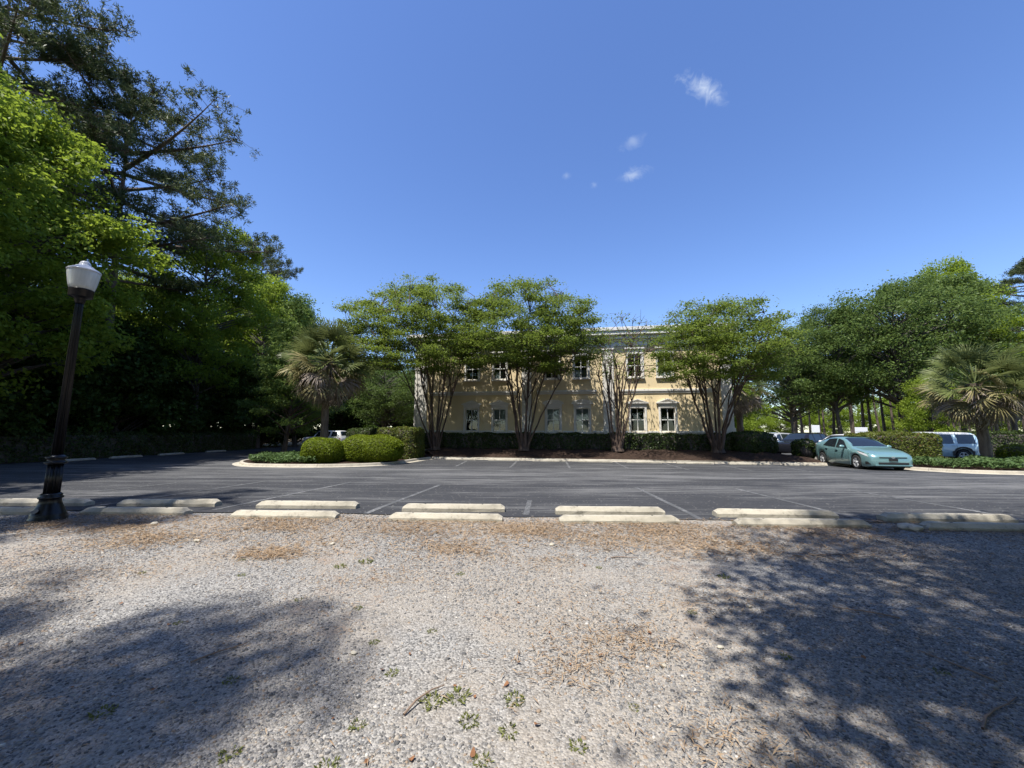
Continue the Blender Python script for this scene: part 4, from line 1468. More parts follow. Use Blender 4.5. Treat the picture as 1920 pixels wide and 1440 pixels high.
def palm(label, x, y, zb, trunk_h, scale, seed, n=(30, 20, 26), r=0.19, lean=0.0):
    rr = random.Random(seed)
    root = empty('palmetto_palm', (x, y, zb))
    tag(root, label, 'palm tree', 'palmetto palms')
    zz = np.linspace(-0.1, trunk_h, 26)
    P = np.stack([lean * (zz / trunk_h) ** 2 + 0.03 * np.sin(zz * 1.1 + seed), 0.03 * np.cos(zz + seed), zz], -1)
    rad = np.array([r * (1.12 - 0.2 * u + 0.06 * rr.uniform(-1, 1)) for u in np.linspace(0, 1, 26)])
    rad[-5:] *= np.linspace(1.1, 1.5, 5)
    v_, f_ = tubes([(P, rad)], 14)
    link('trunk', np_mesh('trunk', v_, f_, 'bark_palm', True), root)
    top = P[-1]
    # old leaf bases under the crown
    for i in range(16):
        az = i * 2.4
        b = MB().add([(0, -0.05, 0), (0, 0.05, 0), (0.10, -0.035, 0.28), (0.10, 0.035, 0.28), (0.03, -0.05, 0.02), (0.03, 0.05, 0.02)],
                     [(0, 1, 3, 2), (4, 2, 3, 5), (0, 4, 5, 1), (0, 2, 4), (1, 5, 3)])
        o = b.build('leaf_base', 'palm_tan', root)
        zl = trunk_h - 0.15 - 0.055 * i
        o.location = (lean * (zl / trunk_h) ** 2 + r * 1.05 * math.cos(az), r * 1.05 * math.sin(az), zl)
        o.rotation_euler.z = az
    tot = 0
    for grp, cnt, (e0, e1) in ((FR_G, n[0], (86, -12)), (FR_T, n[1], (8, -48)), (FR_D, n[2], (-25, -70))):
        for i in range(cnt):
            u = (i + rr.uniform(0, 1)) / cnt
            el = R(e0 + (e1 - e0) * u ** 0.85 + rr.uniform(-7, 7))
            az = tot * 2.39996 + rr.uniform(-0.25, 0.25)
            o = link('frond', grp[rr.randrange(len(grp))], root)
            o.location = (top[0] + 0.12 * math.cos(az), top[1] + 0.12 * math.sin(az), top[2] - 0.10 + 0.25 * math.sin(el))
            o.rotation_euler = (rr.uniform(-0.95, 0.95), -el, az)
            s = scale * rr.uniform(0.85, 1.12)
            o.scale = (s, s, s)
            tot += 1
    return root


palm('palmetto palm with full grey-green crown on the island with clipped shrubs', -10.75, 22.5, 0.15, 5.55, 1.14, 1, (48, 28, 32), 0.20)
palm('palmetto palm with shaggy brown skirt on the juniper island', 24.6, 20.5, 0.15, 4.15, 1.05, 2, (40, 28, 32), 0.21)
palm('palmetto palm half hidden behind the crape myrtle at the building corner', 15.9, 27.2, 0.1, 4.9, 0.95, 3, (20, 16, 18), 0.19)
shell_shrub('shrub', 'low dark spiky shrub behind the teal car', None, (17.0, 22.9), 0.62, 0.6, 1.12, 'leaf_hedge', 2400, 0.15, 2.0, 12, 0.22, rough=0.12)


# ------------------------------------------------------------------ lamp posts
def lamp_post(x, y, label):
    z = zg(y)
    root = empty('lamp_post', (x, y, z))
    tag(root, label, 'lamp post', 'acorn lamp posts')
    bs = MB().lathe([(0.215, -0.02), (0.215, 0.035), (0.195, 0.06), (0.20, 0.085), (0.185, 0.11), (0.165, 0.17), (0.135, 0.24), (0.118, 0.31), (0.125, 0.325), (0.14, 0.335),
                     (0.14, 0.355), (0.12, 0.365), (0.128, 0.385), (0.105, 0.41)], 28).build('base', 'lamp_black', root, True)
    MB().add([(0.052 * math.cos(a), -0.187 + 0.028 * math.sin(a) * 0.9, 0.16 + 0.030 * math.sin(a)) for a in np.linspace(0, 2 * math.pi, 16, endpoint=False)], [tuple(range(16))]).build('name_plate', 'lamp_plate', bs)
    MB().lathe([(0.096, 0.405), (0.092, 0.86)], 80, 10, 0.22).build('lower_shaft', 'lamp_black', root, True)
    MB().lathe([(0.10, 0.855), (0.125, 0.87), (0.13, 0.885), (0.105, 0.90), (0.095, 0.925), (0.12, 0.95), (0.122, 0.965), (0.09, 0.985), (0.08, 1.0)], 28).build('collar', 'lamp_black', root, True)
    MB().lathe([(0.068, 0.99), (0.051, 3.44), (0.049, 3.5)], 80, 10, 0.22).build('shaft', 'lamp_black', root, True)
    MB().lathe([(0.052, 3.48), (0.066, 3.53), (0.07, 3.57), (0.125, 3.585), (0.148, 3.60), (0.148, 3.70), (0.155, 3.705), (0.155, 3.72), (0.12, 3.725)], 28).build('fitter', 'lamp_black', root, True)
    gb = MB().lathe([(0.125, 3.715), (0.152, 3.73), (0.166, 3.79), (0.182, 3.88), (0.193, 3.96), (0.199, 4.03), (0.197, 4.036)], 48, 24, 0.02).build('globe', 'lamp_globe', root, True)
    MB().lathe([(0.204, 4.026), (0.207, 4.045), (0.19, 4.068), (0.15, 4.095), (0.118, 4.112), (0.112, 4.125), (0.078, 4.142), (0.07, 4.158), (0.066, 4.185), (0.052, 4.208), (0.028, 4.222), (0.005, 4.226)], 32).build('cap', 'lamp_cap', root, True)
    return root


lamp_post(-7.22, 6.28, 'black fluted lamp post with white acorn globe at the gravel edge')
lamp_post(-31.6, 34.6, 'distant lamp post with pale globe among the dark trees behind the hedge')


# ------------------------------------------------------------------ vehicles
def interp(tab, x):
    return float(np.interp(x, [p[0] for p in tab], [p[1] for p in tab]))


def car(name, label, group, spec, loc, rz, paint, roof_paint=None):
    Lc, W = spec['L'], spec['W'] / 2
    root = empty(name, loc, rz)
    tag(root, label, 'car', group)
    xf, xr, rw_ = spec['xf'], spec['xr'], spec['rw']
    Ra = rw_ + 0.055
    st = sorted(set([0.0, 0.03, 0.08, 0.16, 0.28, Lc - 0.28, Lc - 0.16, Lc - 0.08, Lc - 0.03, Lc]
                    + list(np.arange(0.4, Lc - 0.3, 0.16)) + [xw + Ra * math.sin(a) for xw in (xf, xr) for a in np.linspace(-math.pi / 2, math.pi / 2, 13)]))
    htop = max(p[1] for p in spec['top'])

    def sec(x):
        w_ = W * interp(spec['plan'], x)
        zb_ = interp(spec['bot'], x)
        zt = interp(spec['top'], x)
        zl = min(interp(spec['belt'], x), zt - 0.015)
        z1 = zb_
        for xw in (xf, xr):
            if abs(x - xw) < Ra:
                z1 = max(z1, rw_ + math.sqrt(Ra * Ra - (x - xw) ** 2))
        g = min(1, max(0, (zt - zl) / (htop - zl + 1e-6))) if zt > zl + 0.12 else 0
        wr = w_ * (0.86 - (0.86 - spec['roofw']) * g)
        ze = zl + (zt - zl) * (0.86 if g > 0 else 0.75)
        zm = max(z1 + 0.02, z1 + (zl - z1) * 0.45)
        return [(w_ * 0.955, z1), (w_ * 0.985, z1 + 0.03 if z1 + 0.03 < zl else z1), (w_, zm), (w_ * 0.992, zl - 0.09 if zl - 0.09 > zm else zm + 0.01), (w_ * 0.955, zl),
                (wr, ze), (wr * 0.86, ze + (zt - ze) * 0.62), (wr * 0.45, zt - 0.008), (0, zt)]

    vs, fs = [], []
    K = 17
    for x in st:
        s = sec(x)
        full = [(-y, z) for y, z in s] + [(y, z) for y, z in s[-2::-1]]
        vs += [(x - Lc / 2, y, z) for y, z in full]
    for i in range(len(st) - 1):
        for j in range(K - 1):
            fs.append((i * K + j, (i + 1) * K + j, (i + 1) * K + j + 1, i * K + j + 1))
    fs.append(tuple(range(K)))
    fs.append(tuple(range(len(st) * K - 1, (len(st) - 1) * K - 1, -1)))
    body = MB().add(vs, fs).build('body', paint, root, True)

    def lerp_sec(x, k0, f, side, off):
        s = sec(x)
        a, b_ = s[k0], s[k0 + 1]
        return (x - Lc / 2, side * (a[0] + (b_[0] - a[0]) * f + off), a[1] + (b_[1] - a[1]) * f + off * 0.5)

    def side_patch(nm, mat, x0, x1, k0, f0, f1, off=0.008, n=8, slant0=0.0, slant1=0.0, sides=(-1, 1)):
        for sd in sides:
            pv, pf = [], []
            for i in range(n + 1):
                u = i / n
                for ff, q in ((f0, 0), (f1, 1)):
                    xx = x0 + slant0 * q + (x1 + slant1 * q - x0 - slant0 * q) * u
                    pv.append(lerp_sec(xx, k0, ff, sd, off))
            pf = [(2 * i, 2 * i + 1, 2 * i + 3, 2 * i + 2) for i in range(n)]
            MB().add(pv, pf).build(nm, mat, body, True)

    for (x0, x1, s0, s1) in spec['side_glass']:
        side_patch('side_window', 'car_glass', x0, x1, 4, 0.06, 0.94, slant0=s0, slant1=s1)

    def top_patch(nm, mat, x0, x1, k=0.93, off=0.010, n=6):
        pv, pf = [], []
        m_ = 9
        for i in range(n + 1):
            x = x0 + (x1 - x0) * i / n
            s = sec(x)[5:]
            half = [(y * k, z) for y, z in s]
            full = [(-y, z) for y, z in half] + [(y, z) for y, z in half[-2::-1]]
            pv += [(x - Lc / 2, y, z + off) for y, z in full]
        mm = 7
        pf = [(i * mm + j, (i + 1) * mm + j, (i + 1) * mm + j + 1, i * mm + j + 1) for i in range(n) for j in range(mm - 1)]
        MB().add(pv, pf).build(nm, mat, body, True)

    top_patch('windscreen', 'car_glass', *spec['windscreen'])
    if spec.get('rear_glass'):
        top_patch('rear_window', 'car_glass', *spec['rear_glass'])
    if roof_paint:
        top_patch('roof_panel', roof_paint, *spec['roof'], k=1.02, off=0.006, n=8)
    # underside and wheel wells
    MB().box(-Lc / 2 + 0.25, Lc / 2 - 0.25, -W * 0.86, W * 0.86, interp(spec['bot'], Lc / 2) - 0.02, rw_ * 2 + 0.10).build('underbody', 'plastic_black', root)
    for xw in (xf, xr):
        for sd in (-1, 1):
            c_ = (xw - Lc / 2, sd * (W - 0.115), rw_)
            prof = [(rw_ * 0.66, -0.10), (rw_ * 0.90, -0.105), (rw_ * 0.985, -0.08), (rw_, -0.04), (rw_, 0.04), (rw_ * 0.985, 0.08), (rw_ * 0.90, 0.105), (rw_ * 0.66, 0.10)]
            wh = MB().lathe(prof, 30, axis='y', caps=False).lathe([(rw_ * 0.7, -0.012), (rw_ * 0.7, 0.012)], 30, axis='y').build('wheel', 'tyre', root, True, loc=c_)
            rim = MB()
            rim.lathe([(rw_ * 0.67, -0.06), (rw_ * 0.67, 0.085 * 1.0), (rw_ * 0.60, 0.09), (rw_ * 0.58, 0.02)], 26, axis='y', caps=False)
            for k_ in range(5):
                a = 2 * math.pi * k_ / 5 + 0.3
                for da in (-0.17, 0.17):
                    ux, uz = math.cos(a + da), math.sin(a + da)
                    nx, nz_ = -uz * 0.022, ux * 0.022
                    r1 = rw_ * 0.64
                    rim.add([(ux * .03 - nx, 0.075, uz * .03 - nz_), (ux * .03 + nx, 0.075, uz * .03 + nz_), (ux * r1 + nx, 0.095, uz * r1 + nz_), (ux * r1 - nx, 0.095, uz * r1 - nz_),
                             (ux * .03 - nx, 0.05, uz * .03 - nz_), (ux * .03 + nx, 0.05, uz * .03 + nz_), (ux * r1 + nx, 0.05, uz * r1 + nz_), (ux * r1 - nx, 0.05, uz * r1 - nz_)],
                            [(0, 1, 2, 3), (0, 3, 7, 4), (1, 5, 6, 2)])
            rim.lathe([(0.055, 0.04), (0.055, 0.10), (0.03, 0.105)], 14, axis='y')
            ro = rim.build('rim', 'rim', wh)
            if sd < 0:
                ro.scale.y = -1
    # mirrors
    xm, zm = spec['mirror']
    for sd in (-1, 1):
        mm = MB().lathe([(0.02, -0.11), (0.065, -0.09), (0.082, -0.02), (0.078, 0.06), (0.05, 0.105), (0.01, 0.115)], 14, axis='y').build('mirror', spec.get('mirror_mat', paint), root, True, loc=(xm - Lc / 2, sd * (W * 0.96 + 0.11), zm))
        mm.scale = (0.85, 0.9, 1.0)
    # door seams and handles
    for x in spec['seams']:
        for sd in (-1, 1):
            pv = []
            for k_, f in ((0, 1.0), (1, 0.5), (2, 0.0), (2, 0.5), (3, 0.0), (3, 0.9)):
                for dx in (-0.006, 0.006):
                    pv.append(lerp_sec(x + dx, k_, f, sd, 0.003))
            MB().add(pv, [(2 * i, 2 * i + 1, 2 * i + 3, 2 * i + 2) for i in range(5)]).build('door_seam', 'plastic_black', body)
    for x in spec['handles']:
        for sd in (-1, 1):
            q = lerp_sec(x, 3, 0.1, sd, 0.012)
            MB().box(q[0] - 0.10, q[0] + 0.10, q[1] - 0.018, q[1] + 0.018, q[2] - 0.018, q[2] + 0.016).build('door_handle', paint, body, bevel=0.006)
    return root, body, sec, side_patch, top_patch, lerp_sec


PRIUS = dict(L=4.54, W=1.76, xf=0.95, xr=3.65, rw=0.325, roofw=0.74,
             top=[(0, 0.60), (0.04, 0.67), (0.12, 0.72), (0.3, 0.79), (0.6, 0.875), (0.95, 0.945), (1.25, 0.995), (1.42, 1.07), (1.7, 1.215), (2.0, 1.355), (2.25, 1.44), (2.5, 1.475),
                  (2.75, 1.475), (3.1, 1.44), (3.5, 1.36), (3.9, 1.25), (4.2, 1.155), (4.36, 1.10), (4.45, 1.05), (4.50, 0.95), (4.54, 0.80)],
             belt=[(0, 0.55), (0.12, 0.66), (0.3, 0.72), (0.6, 0.80), (1.2, 0.88), (1.6, 0.895), (2.4, 0.915), (3.2, 0.965), (3.8, 1.05), (4.2, 1.09), (4.45, 1.02), (4.54, 0.75)],
             bot=[(0, 0.26), (0.1, 0.20), (0.4, 0.17), (4.0, 0.18), (4.4, 0.26), (4.54, 0.42)],
             plan=[(0, 0.70), (0.03, 0.78), (0.08, 0.85), (0.16, 0.91), (0.3, 0.955), (0.6, 0.99), (1.0, 1.0), (3.6, 1.0), (4.1, 0.965), (4.35, 0.91), (4.46, 0.84), (4.54, 0.72)],
             windscreen=(1.33, 2.18), rear_glass=(3.25, 4.25), roof=(2.2, 3.2),
             side_glass=[(1.52, 2.43, 0.46, -0.02), (2.50, 3.50, 0.02, -0.28)], mirror=(1.72, 1.0), seams=(1.42, 2.46, 3.42), handles=(2.32, 3.18))
pr, pbody, psec, psp, ptp, pls = car('hatchback_car', 'teal hatchback car parked nose out beside the square clipped hedge', None, PRIUS, (16.80, 19.15, zg(19.1) + 0.012), R(78), 'car_teal')
# nose details
psp('headlight', 'lamp_clear', 0.17, 0.62, 3, 0.15, 0.95, 0.008, 6, 0.10, 0.22)
psp('headlight_shade', 'plastic_black', 0.42, 0.80, 4, 0.05, 0.28, 0.008, 4, 0.0, 0.06)
psp('fog_lamp_recess', 'plastic_black', 0.10, 0.34, 1, 0.30, 0.9, 0.010, 4, 0.10, -0.02)
psp('sill_skirt', 'plastic_black', 1.40, 3.22, 0, 0.0, 0.7, 0.004, 8)
psp('tail_lamp', 'lamp_red', 4.30, 4.50, 3, 0.05, 0.9, 0.008, 4)
ptp('sunroof', 'car_glass', 2.28, 2.80, 0.72, 0.008)
nose = []
MB().prism_y([(-2.30, 0.30), (-2.295, 0.38), (-2.20, 0.40), (-2.20, 0.28)], -0.55, 0.55).build('lower_grille', 'plastic_black', pr, bevel=0.01)
MB().prism_y([(-2.315, 0.225), (-2.32, 0.275), (-2.20, 0.285), (-2.15, 0.21)], -0.66, 0.66).build('bumper_lip', 'car_teal', pr, bevel=0.01)
MB().prism_y([(-2.285, 0.575), (-2.285, 0.60), (-2.22, 0.62), (-2.2, 0.57)], -0.50, 0.50).build('upper_grille', 'plastic_black', pr, bevel=0.005)
MB().box(-2.305, -2.262, -0.16, 0.16, 0.445, 0.545).build('plate_bracket', 'plastic_black', pr, bevel=0.006)
em = MB()
for rx_, rz_, cz in ((0.062, 0.040, 0.0), (0.026, 0.038, 0.0), (0.044, 0.018, 0.018)):
    pts = [(rx_ * math.cos(a), rz_ * math.sin(a) + cz) for a in np.linspace(0, 2 * math.pi, 20, endpoint=False)]
    inn = [(x * 0.80, (z - cz) * 0.76 + cz) for x, z in pts]
    vs_ = [(-2.296, x, 0.600 + z) for x, z in pts] + [(-2.296, x, 0.600 + z) for x, z in inn]
    em.add(vs_, [(i, (i + 1) % 20, 20 + (i + 1) % 20, 20 + i) for i in range(20)])
em.build('emblem', 'lamp_clear', pr)
for sd in (-1, 1):
    w_ = MB().box(-0.68, -0.62, -0.008, 0.0, 0, 0.0)

BOXY = dict(L=4.60, W=1.93, xf=0.88, xr=3.62, rw=0.40, roofw=0.82,
            top=[(0, 0.80), (0.05, 1.02), (0.2, 1.09), (1.2, 1.14), (1.38, 1.18), (1.72, 1.72), (1.85, 1.82), (2.2, 1.855), (4.2, 1.84), (4.42, 1.80), (4.52, 1.60), (4.60, 1.15)],
            belt=[(0, 0.75), (0.1, 1.0), (1.3, 1.10), (4.4, 1.12), (4.60, 1.05)],
            bot=[(0, 0.45), (0.3, 0.40), (4.3, 0.40), (4.60, 0.50)],
            plan=[(0, 0.86), (0.06, 0.93), (0.2, 0.97), (0.6, 1.0), (4.3, 1.0), (4.5, 0.97), (4.60, 0.92)],
            windscreen=(1.42, 1.76), rear_glass=None, roof=(1.85, 4.45),
            side_glass=[(1.72, 2.36, 0.20, 0.0), (2.46, 3.22, 0.0, -0.02), (3.42, 4.34, 0.0, -0.02)], mirror=(1.68, 1.15), mirror_mat='plastic_black', seams=(1.5, 2.41, 3.32), handles=(2.25, 3.16))
br, bb, bs_, bsp, btp, bls = car('off_road_car', 'pale blue boxy off-road car with white roof behind the square hedge', None, BOXY, (25.6, 24.5, -0.08), R(-9.4), 'car_blue', 'car_white')
bsp('wheel_arch', 'plastic_black', 3.62 - 0.56, 3.62 + 0.56, 1, 0.0, 1.0, 0.02, 14)
bsp('wheel_arch', 'plastic_black', 0.88 - 0.50, 0.88 + 0.56, 1, 0.0, 1.0, 0.02, 14)
bsp('roof_side', 'car_white', 1.95, 4.40, 4, 0.93, 1.0, 0.012, 8)
SUV = dict(L=4.75, W=1.90, xf=0.92, xr=3.72, rw=0.37, roofw=0.74,
           top=[(0, 0.72), (0.06, 0.90), (0.25, 1.0), (0.9, 1.07), (1.30, 1.12), (1.5, 1.24), (2.0, 1.60), (2.25, 1.69), (2.7, 1.73), (4.0, 1.69), (4.35, 1.60), (4.58, 1.30), (4.68, 1.10), (4.75, 0.95)],
           belt=[(0, 0.68), (0.2, 0.88), (1.2, 1.02), (2.5, 1.06), (4.3, 1.14), (4.75, 0.9)],
           bot=[(0, 0.34), (0.3, 0.27), (4.4, 0.28), (4.75, 0.42)],
           plan=[(0, 0.78), (0.06, 0.88), (0.2, 0.95), (0.6, 0.99), (4.1, 1.0), (4.5, 0.95), (4.75, 0.86)],
           windscreen=(1.42, 2.12), rear_glass=(4.38, 4.60), roof=(2.2, 4.3),
           side_glass=[(1.72, 2.50, 0.42, 0.0), (2.58, 3.42, 0.0, 0.0), (3.52, 4.22, 0.0, -0.12)], mirror=(1.72, 1.12), seams=(1.5, 2.54, 3.46), handles=(2.4, 3.3))
TRK = dict(SUV, W=1.92, rw=0.39, top=[(0, 0.80), (0.05, 0.98), (0.2, 1.07), (1.2, 1.14), (1.35, 1.18), (1.75, 1.56), (1.95, 1.74), (2.3, 1.80), (4.25, 1.78), (4.45, 1.68), (4.62, 1.25), (4.70, 1.05), (4.75, 0.95)],
           belt=[(0, 0.75), (0.2, 0.95), (1.2, 1.08), (4.4, 1.12), (4.75, 0.9)], windscreen=(1.42, 1.90), rear_glass=(4.40, 4.62), side_glass=[(1.66, 2.44, 0.26, 0.0), (2.54, 3.40, 0.0, 0.0), (3.58, 4.30, 0.05, -0.12)])
SEDAN = dict(PRIUS, L=4.70, W=1.82, top=[(0, 0.58), (0.05, 0.68), (0.2, 0.76), (0.7, 0.86), (1.3, 0.95), (1.5, 1.03), (2.0, 1.28), (2.35, 1.40), (2.7, 1.44), (3.1, 1.42), (3.5, 1.33), (3.95, 1.14), (4.1, 1.08), (4.5, 1.04), (4.62, 0.98), (4.70, 0.8)],
             belt=[(0, 0.52), (0.2, 0.70), (1.3, 0.88), (2.4, 0.93), (3.8, 0.98), (4.5, 1.0), (4.70, 0.75)],
             bot=[(0, 0.28), (0.2, 0.2), (4.4, 0.22), (4.70, 0.40)], plan=[(0, 0.70), (0.06, 0.83), (0.2, 0.92), (0.5, 0.98), (1.0, 1.0), (3.9, 1.0), (4.4, 0.95), (4.6, 0.87), (4.70, 0.76)],
             xr=3.75, windscreen=(1.42, 2.25), rear_glass=(3.25, 4.0), side_glass=[(1.75, 2.55, 0.45, 0.0), (2.63, 3.38, 0.0, -0.22)], mirror=(1.8, 0.97), seams=(1.5, 2.59, 3.5), handles=(2.45, 3.3))
c1 = car('white_car', 'white off-road car parked at the dark end of the drive behind the palm', None, TRK, (-19.9, 42.2, 0.012), R(-12), 'car_white')
c1[3]('tail_lamp', 'lamp_red', 4.55, 4.70, 3, 0.0, 0.9, 0.012, 4)
c2 = car('dark_car', 'dark blue sport utility car in the far lot beside the corner bush', None, SUV, (21.6, 29.4, 0.012), R(24), 'car_dark')
c2[3]('headlight', 'lamp_clear', 0.12, 0.5, 3, 0.1, 0.9, 0.010, 5)
c3 = car('silver_car', 'silver sport utility car in the far lot behind the dark one', None, SUV, (22.3, 33.8, 0.012), R(20), 'car_silver')
c4 = car('white_sedan', 'white sedan behind the teal hatchback', None, SEDAN, (22.3, 26.6, 0.012), R(22), 'car_white')
c4[0].scale.z = 1.12


# ------------------------------------------------------------------ signs
def sign(label, x, y, w_, h_, z0, rz, panels):
    root = empty('sign', (x, y, zg(y)), rz)
    tag(root, label, 'sign')
    MB().box(-w_ / 2, w_ / 2, -0.03, 0.03, z0, z0 + h_).build('board', 'sign_white', root, bevel=0.008)
    for s in (-1, 1):
        MB().box(s * w_ * 0.42 - 0.03, s * w_ * 0.42 + 0.03, 0.031, 0.09, -0.05, z0 + h_ * 0.9).build('post', 'sign_grey', root)
    for k_ in range(1, panels):
        zz = z0 + h_ * k_ / panels
        MB().box(-w_ / 2 + 0.01, w_ / 2 - 0.01, -0.036, -0.031, zz - 0.008, zz + 0.008).build('panel_joint', 'sign_grey', root)
    return root


sign('small white sign on posts above the dark car', 25.9, 33.4, 0.62, 0.62, 1.75, R(-8), 1)
sign('larger white panelled sign behind the white sedan', 29.6, 33.2, 0.95, 1.0, 1.2, R(-8), 3)


# ------------------------------------------------------------------ loose gravel
rng = np.random.default_rng(9)
NP_ = 170000
# more stones per square metre close to the yard's near end, fewer far off
yy = 1.2 + (7.0 - 1.2) * rng.random(NP_ * 3) ** 1.15
xx = rng.uniform(-1.55, 1.55, NP_ * 3) * (yy + 0.35)
pn = np.sin(xx * 1.3 + 2) * np.sin(yy * 1.7 + 1) + 0.6 * np.sin(xx * 3.1 + yy * 2.2) + 0.4 * np.sin(xx * 0.6 - yy * 1.1 + 3)
keep = (rng.random(NP_ * 3) < np.clip(0.50 + 0.40 * pn, 0.08, 1.0)) & (yy < np.array([lot_edge(v) for v in xx]) + rng.normal(size=NP_ * 3) * 0.05 - 0.02)
xx, yy = xx[keep][:NP_], yy[keep][:NP_]
n = len(xx)
ov = np.array([(1, 0, 0), (-0.5, 0.87, 0), (-0.5, -0.87, 0), (0.5, 0.6, 0.62), (-0.75, 0.05, 0.7), (0.45, -0.65, 0.66)])
of = np.array([(3, 4, 5), (0, 1, 3), (1, 4, 3), (1, 2, 4), (2, 5, 4), (2, 0, 5), (0, 3, 5)])
sz = np.exp(rng.normal(size=n) * 0.35) * (0.0046 + 0.0006 * yy)
sz = np.clip(sz, 0.004, 0.024)
az = rng.uniform(0, 2 * np.pi, n)
base_v = ov[None] * (1 + rng.normal(size=(n, 6, 3)) * 0.16)
base_v[:, :, 0] *= rng.uniform(0.8, 1.4, (n, 1))
ca, sa = np.cos(az)[:, None], np.sin(az)[:, None]
X = base_v[:, :, 0] * ca - base_v[:, :, 1] * sa
Y = base_v[:, :, 0] * sa + base_v[:, :, 1] * ca
V = np.stack([X * sz[:, None] + xx[:, None], Y * sz[:, None] + yy[:, None], base_v[:, :, 2] * sz[:, None] * 0.85 + 0.23 - sz[:, None] * 0.14], -1)
Fp = (of[None] + (np.arange(n) * 6)[:, None, None]).reshape(-1, 3)
o = link('loose_gravel', np_mesh('loose_gravel', V.reshape(-1, 3), Fp, 'pebble'))
tag(o, 'loose grey and tan gravel covering the yard', 'gravel', kind='stuff')

# dry pine straw and leaf bits gathered in drifts
rng = np.random.default_rng(19)
drifts = [(-4.6, 5.2, 0.9, 700), (-2.7, 4.6, 0.5, 420), (-3.3, 5.9, 0.8, 600), (-1.2, 5.8, 1.0, 800), (0.2, 5.7, 0.8, 800), (1.2, 5.2, 0.9, 700), (2.1, 5.7, 1.0, 900), (0.4, 4.3, 0.5, 350),
          (2.6, 4.9, 0.9, 600), (0.75, 2.75, 0.45, 600), (0.35, 2.45, 0.35, 350), (1.7, 3.4, 0.7, 500), (-1.3, 3.9, 0.6, 400), (-3.9, 4.0, 0.7, 450), (4.2, 5.6, 0.9, 500), (-5.6, 5.8, 0.8, 600),
          (-6.8, 6.05, 0.5, 400), (3.2, 2.2, 0.5, 300), (-0.6, 4.9, 0.7, 400), (1.0, 1.9, 0.4, 250)]
C, T, S = [], [], []
for dx, dy, rr_, k_ in drifts:
    k_ = int(k_ * (2.0 if dy > 4.5 else 1.1))
    p = np.stack([dx + rng.normal(size=k_) * rr_ * 0.5, dy + rng.normal(size=k_) * rr_ * 0.30], -1)
    C.append(p)
C = np.concatenate(C)
extra = np.stack([rng.uniform(-7.5, 7.5, 60000), rng.uniform(1.5, 6.5, 60000)], -1)
pe = np.sin(extra[:, 0] * 1.1 + 0.7) * np.sin(extra[:, 1] * 1.9 + 2.0) + 0.7 * np.sin(extra[:, 0] * 2.7 - extra[:, 1] * 2.1) + 0.5 * np.sin(extra[:, 0] * 5.1 + extra[:, 1] * 6.3)
extra = extra[rng.random(60000) < np.clip(0.16 + 0.26 * pe + 0.10 * (extra[:, 1] - 4.0), 0.015, 0.8)]
stopline = np.stack([rng.uniform(-7.5, 7.5, 3000), np.zeros(3000)], -1)
stopline[:, 1] = 6.24 - 0.060 * stopline[:, 0] + rng.normal(size=3000) * 0.10 - 0.08
C = np.concatenate([C, extra, stopline])
k_ = len(C)
az = rng.uniform(0, 2 * np.pi, k_)
T = np.stack([np.cos(az), np.sin(az), rng.normal(size=k_) * 0.12], -1)
P3 = np.stack([C[:, 0], C[:, 1], np.full(k_, 0.244) + rng.uniform(0, 0.008, k_)], -1)
LV = leaf_cards(P3, np.array([0, 0, 1.0]) + rng.normal(size=(k_, 3)) * 0.2, rng.uniform(0.02, 0.080, k_) * np.where(C[:, 1] > 4.4, 1.35, 0.8), 0.12, rng, T)
o = link('pine_straw', np_mesh('pine_straw', LV[0], LV[1], 'straw'))
tag(o, 'dry brown pine straw drifted over the gravel', 'pine straw', kind='stuff')


# ------------------------------------------------------------------ weeds, fallen leaves, sticks, pale stones
def weed_mesh(seed, n, r, h):
    rr = np.random.default_rng(seed)
    az = rr.uniform(0, 2 * np.pi, n)
    q = np.sqrt(rr.random(n)) * r
    tilt = rr.uniform(0.3, 1.3, n)
    T = np.stack([np.cos(az) * np.sin(tilt), np.sin(az) * np.sin(tilt), np.cos(tilt)], -1)
    ln = h * rr.uniform(0.5, 1.2, n)
    C_ = np.stack([np.cos(az) * q, np.sin(az) * q, np.zeros(n)], -1) + T * ln[:, None] * 0.5
    LV = leaf_cards(C_, rr.normal(size=(n, 3)) * 0.6 + np.array([0, 0, 0.6]), ln, 0.28, rr, T)
    return np_mesh('weed', LV[0], LV[1], 'weed')


WM = [weed_mesh(i, 46 + 12 * i, 0.05 + 0.008 * i, 0.042) for i in range(4)]
weeds = [(-0.72, 2.02, 1.0), (-0.40, 2.18, 1.5), (-0.28, 2.22, 1.4), (0.02, 2.20, 1.1), (-0.01, 1.98, 1.2), (-0.68, 2.42, 0.9), (-1.55, 2.35, 0.9), (-0.9, 2.75, 0.7), (-0.55, 2.9, 0.8),
         (2.05, 3.95, 1.3), (-1.75, 4.2, 1.4), (-1.55, 4.35, 1.5), (-1.2, 3.25, 0.9), (-2.6, 3.95, 0.9), (-2.9, 4.4, 0.8), (-0.2, 2.05, 1.0), (1.7, 2.6, 0.9), (0.62, 2.15, 0.7), (1.4, 3.2, 0.8), (-2.0, 2.1, 1.0),
         (-1.2, 1.85, 1.1), (-0.75, 1.78, 1.2), (-0.12, 1.82, 0.9), (0.3, 1.9, 0.8), (2.5, 2.45, 0.9), (-3.6, 4.0, 0.8), (-0.5, 4.0, 0.9), (0.9, 4.2, 0.7), (-1.75, 3.4, 0.8), (-2.4, 3.0, 0.7)]
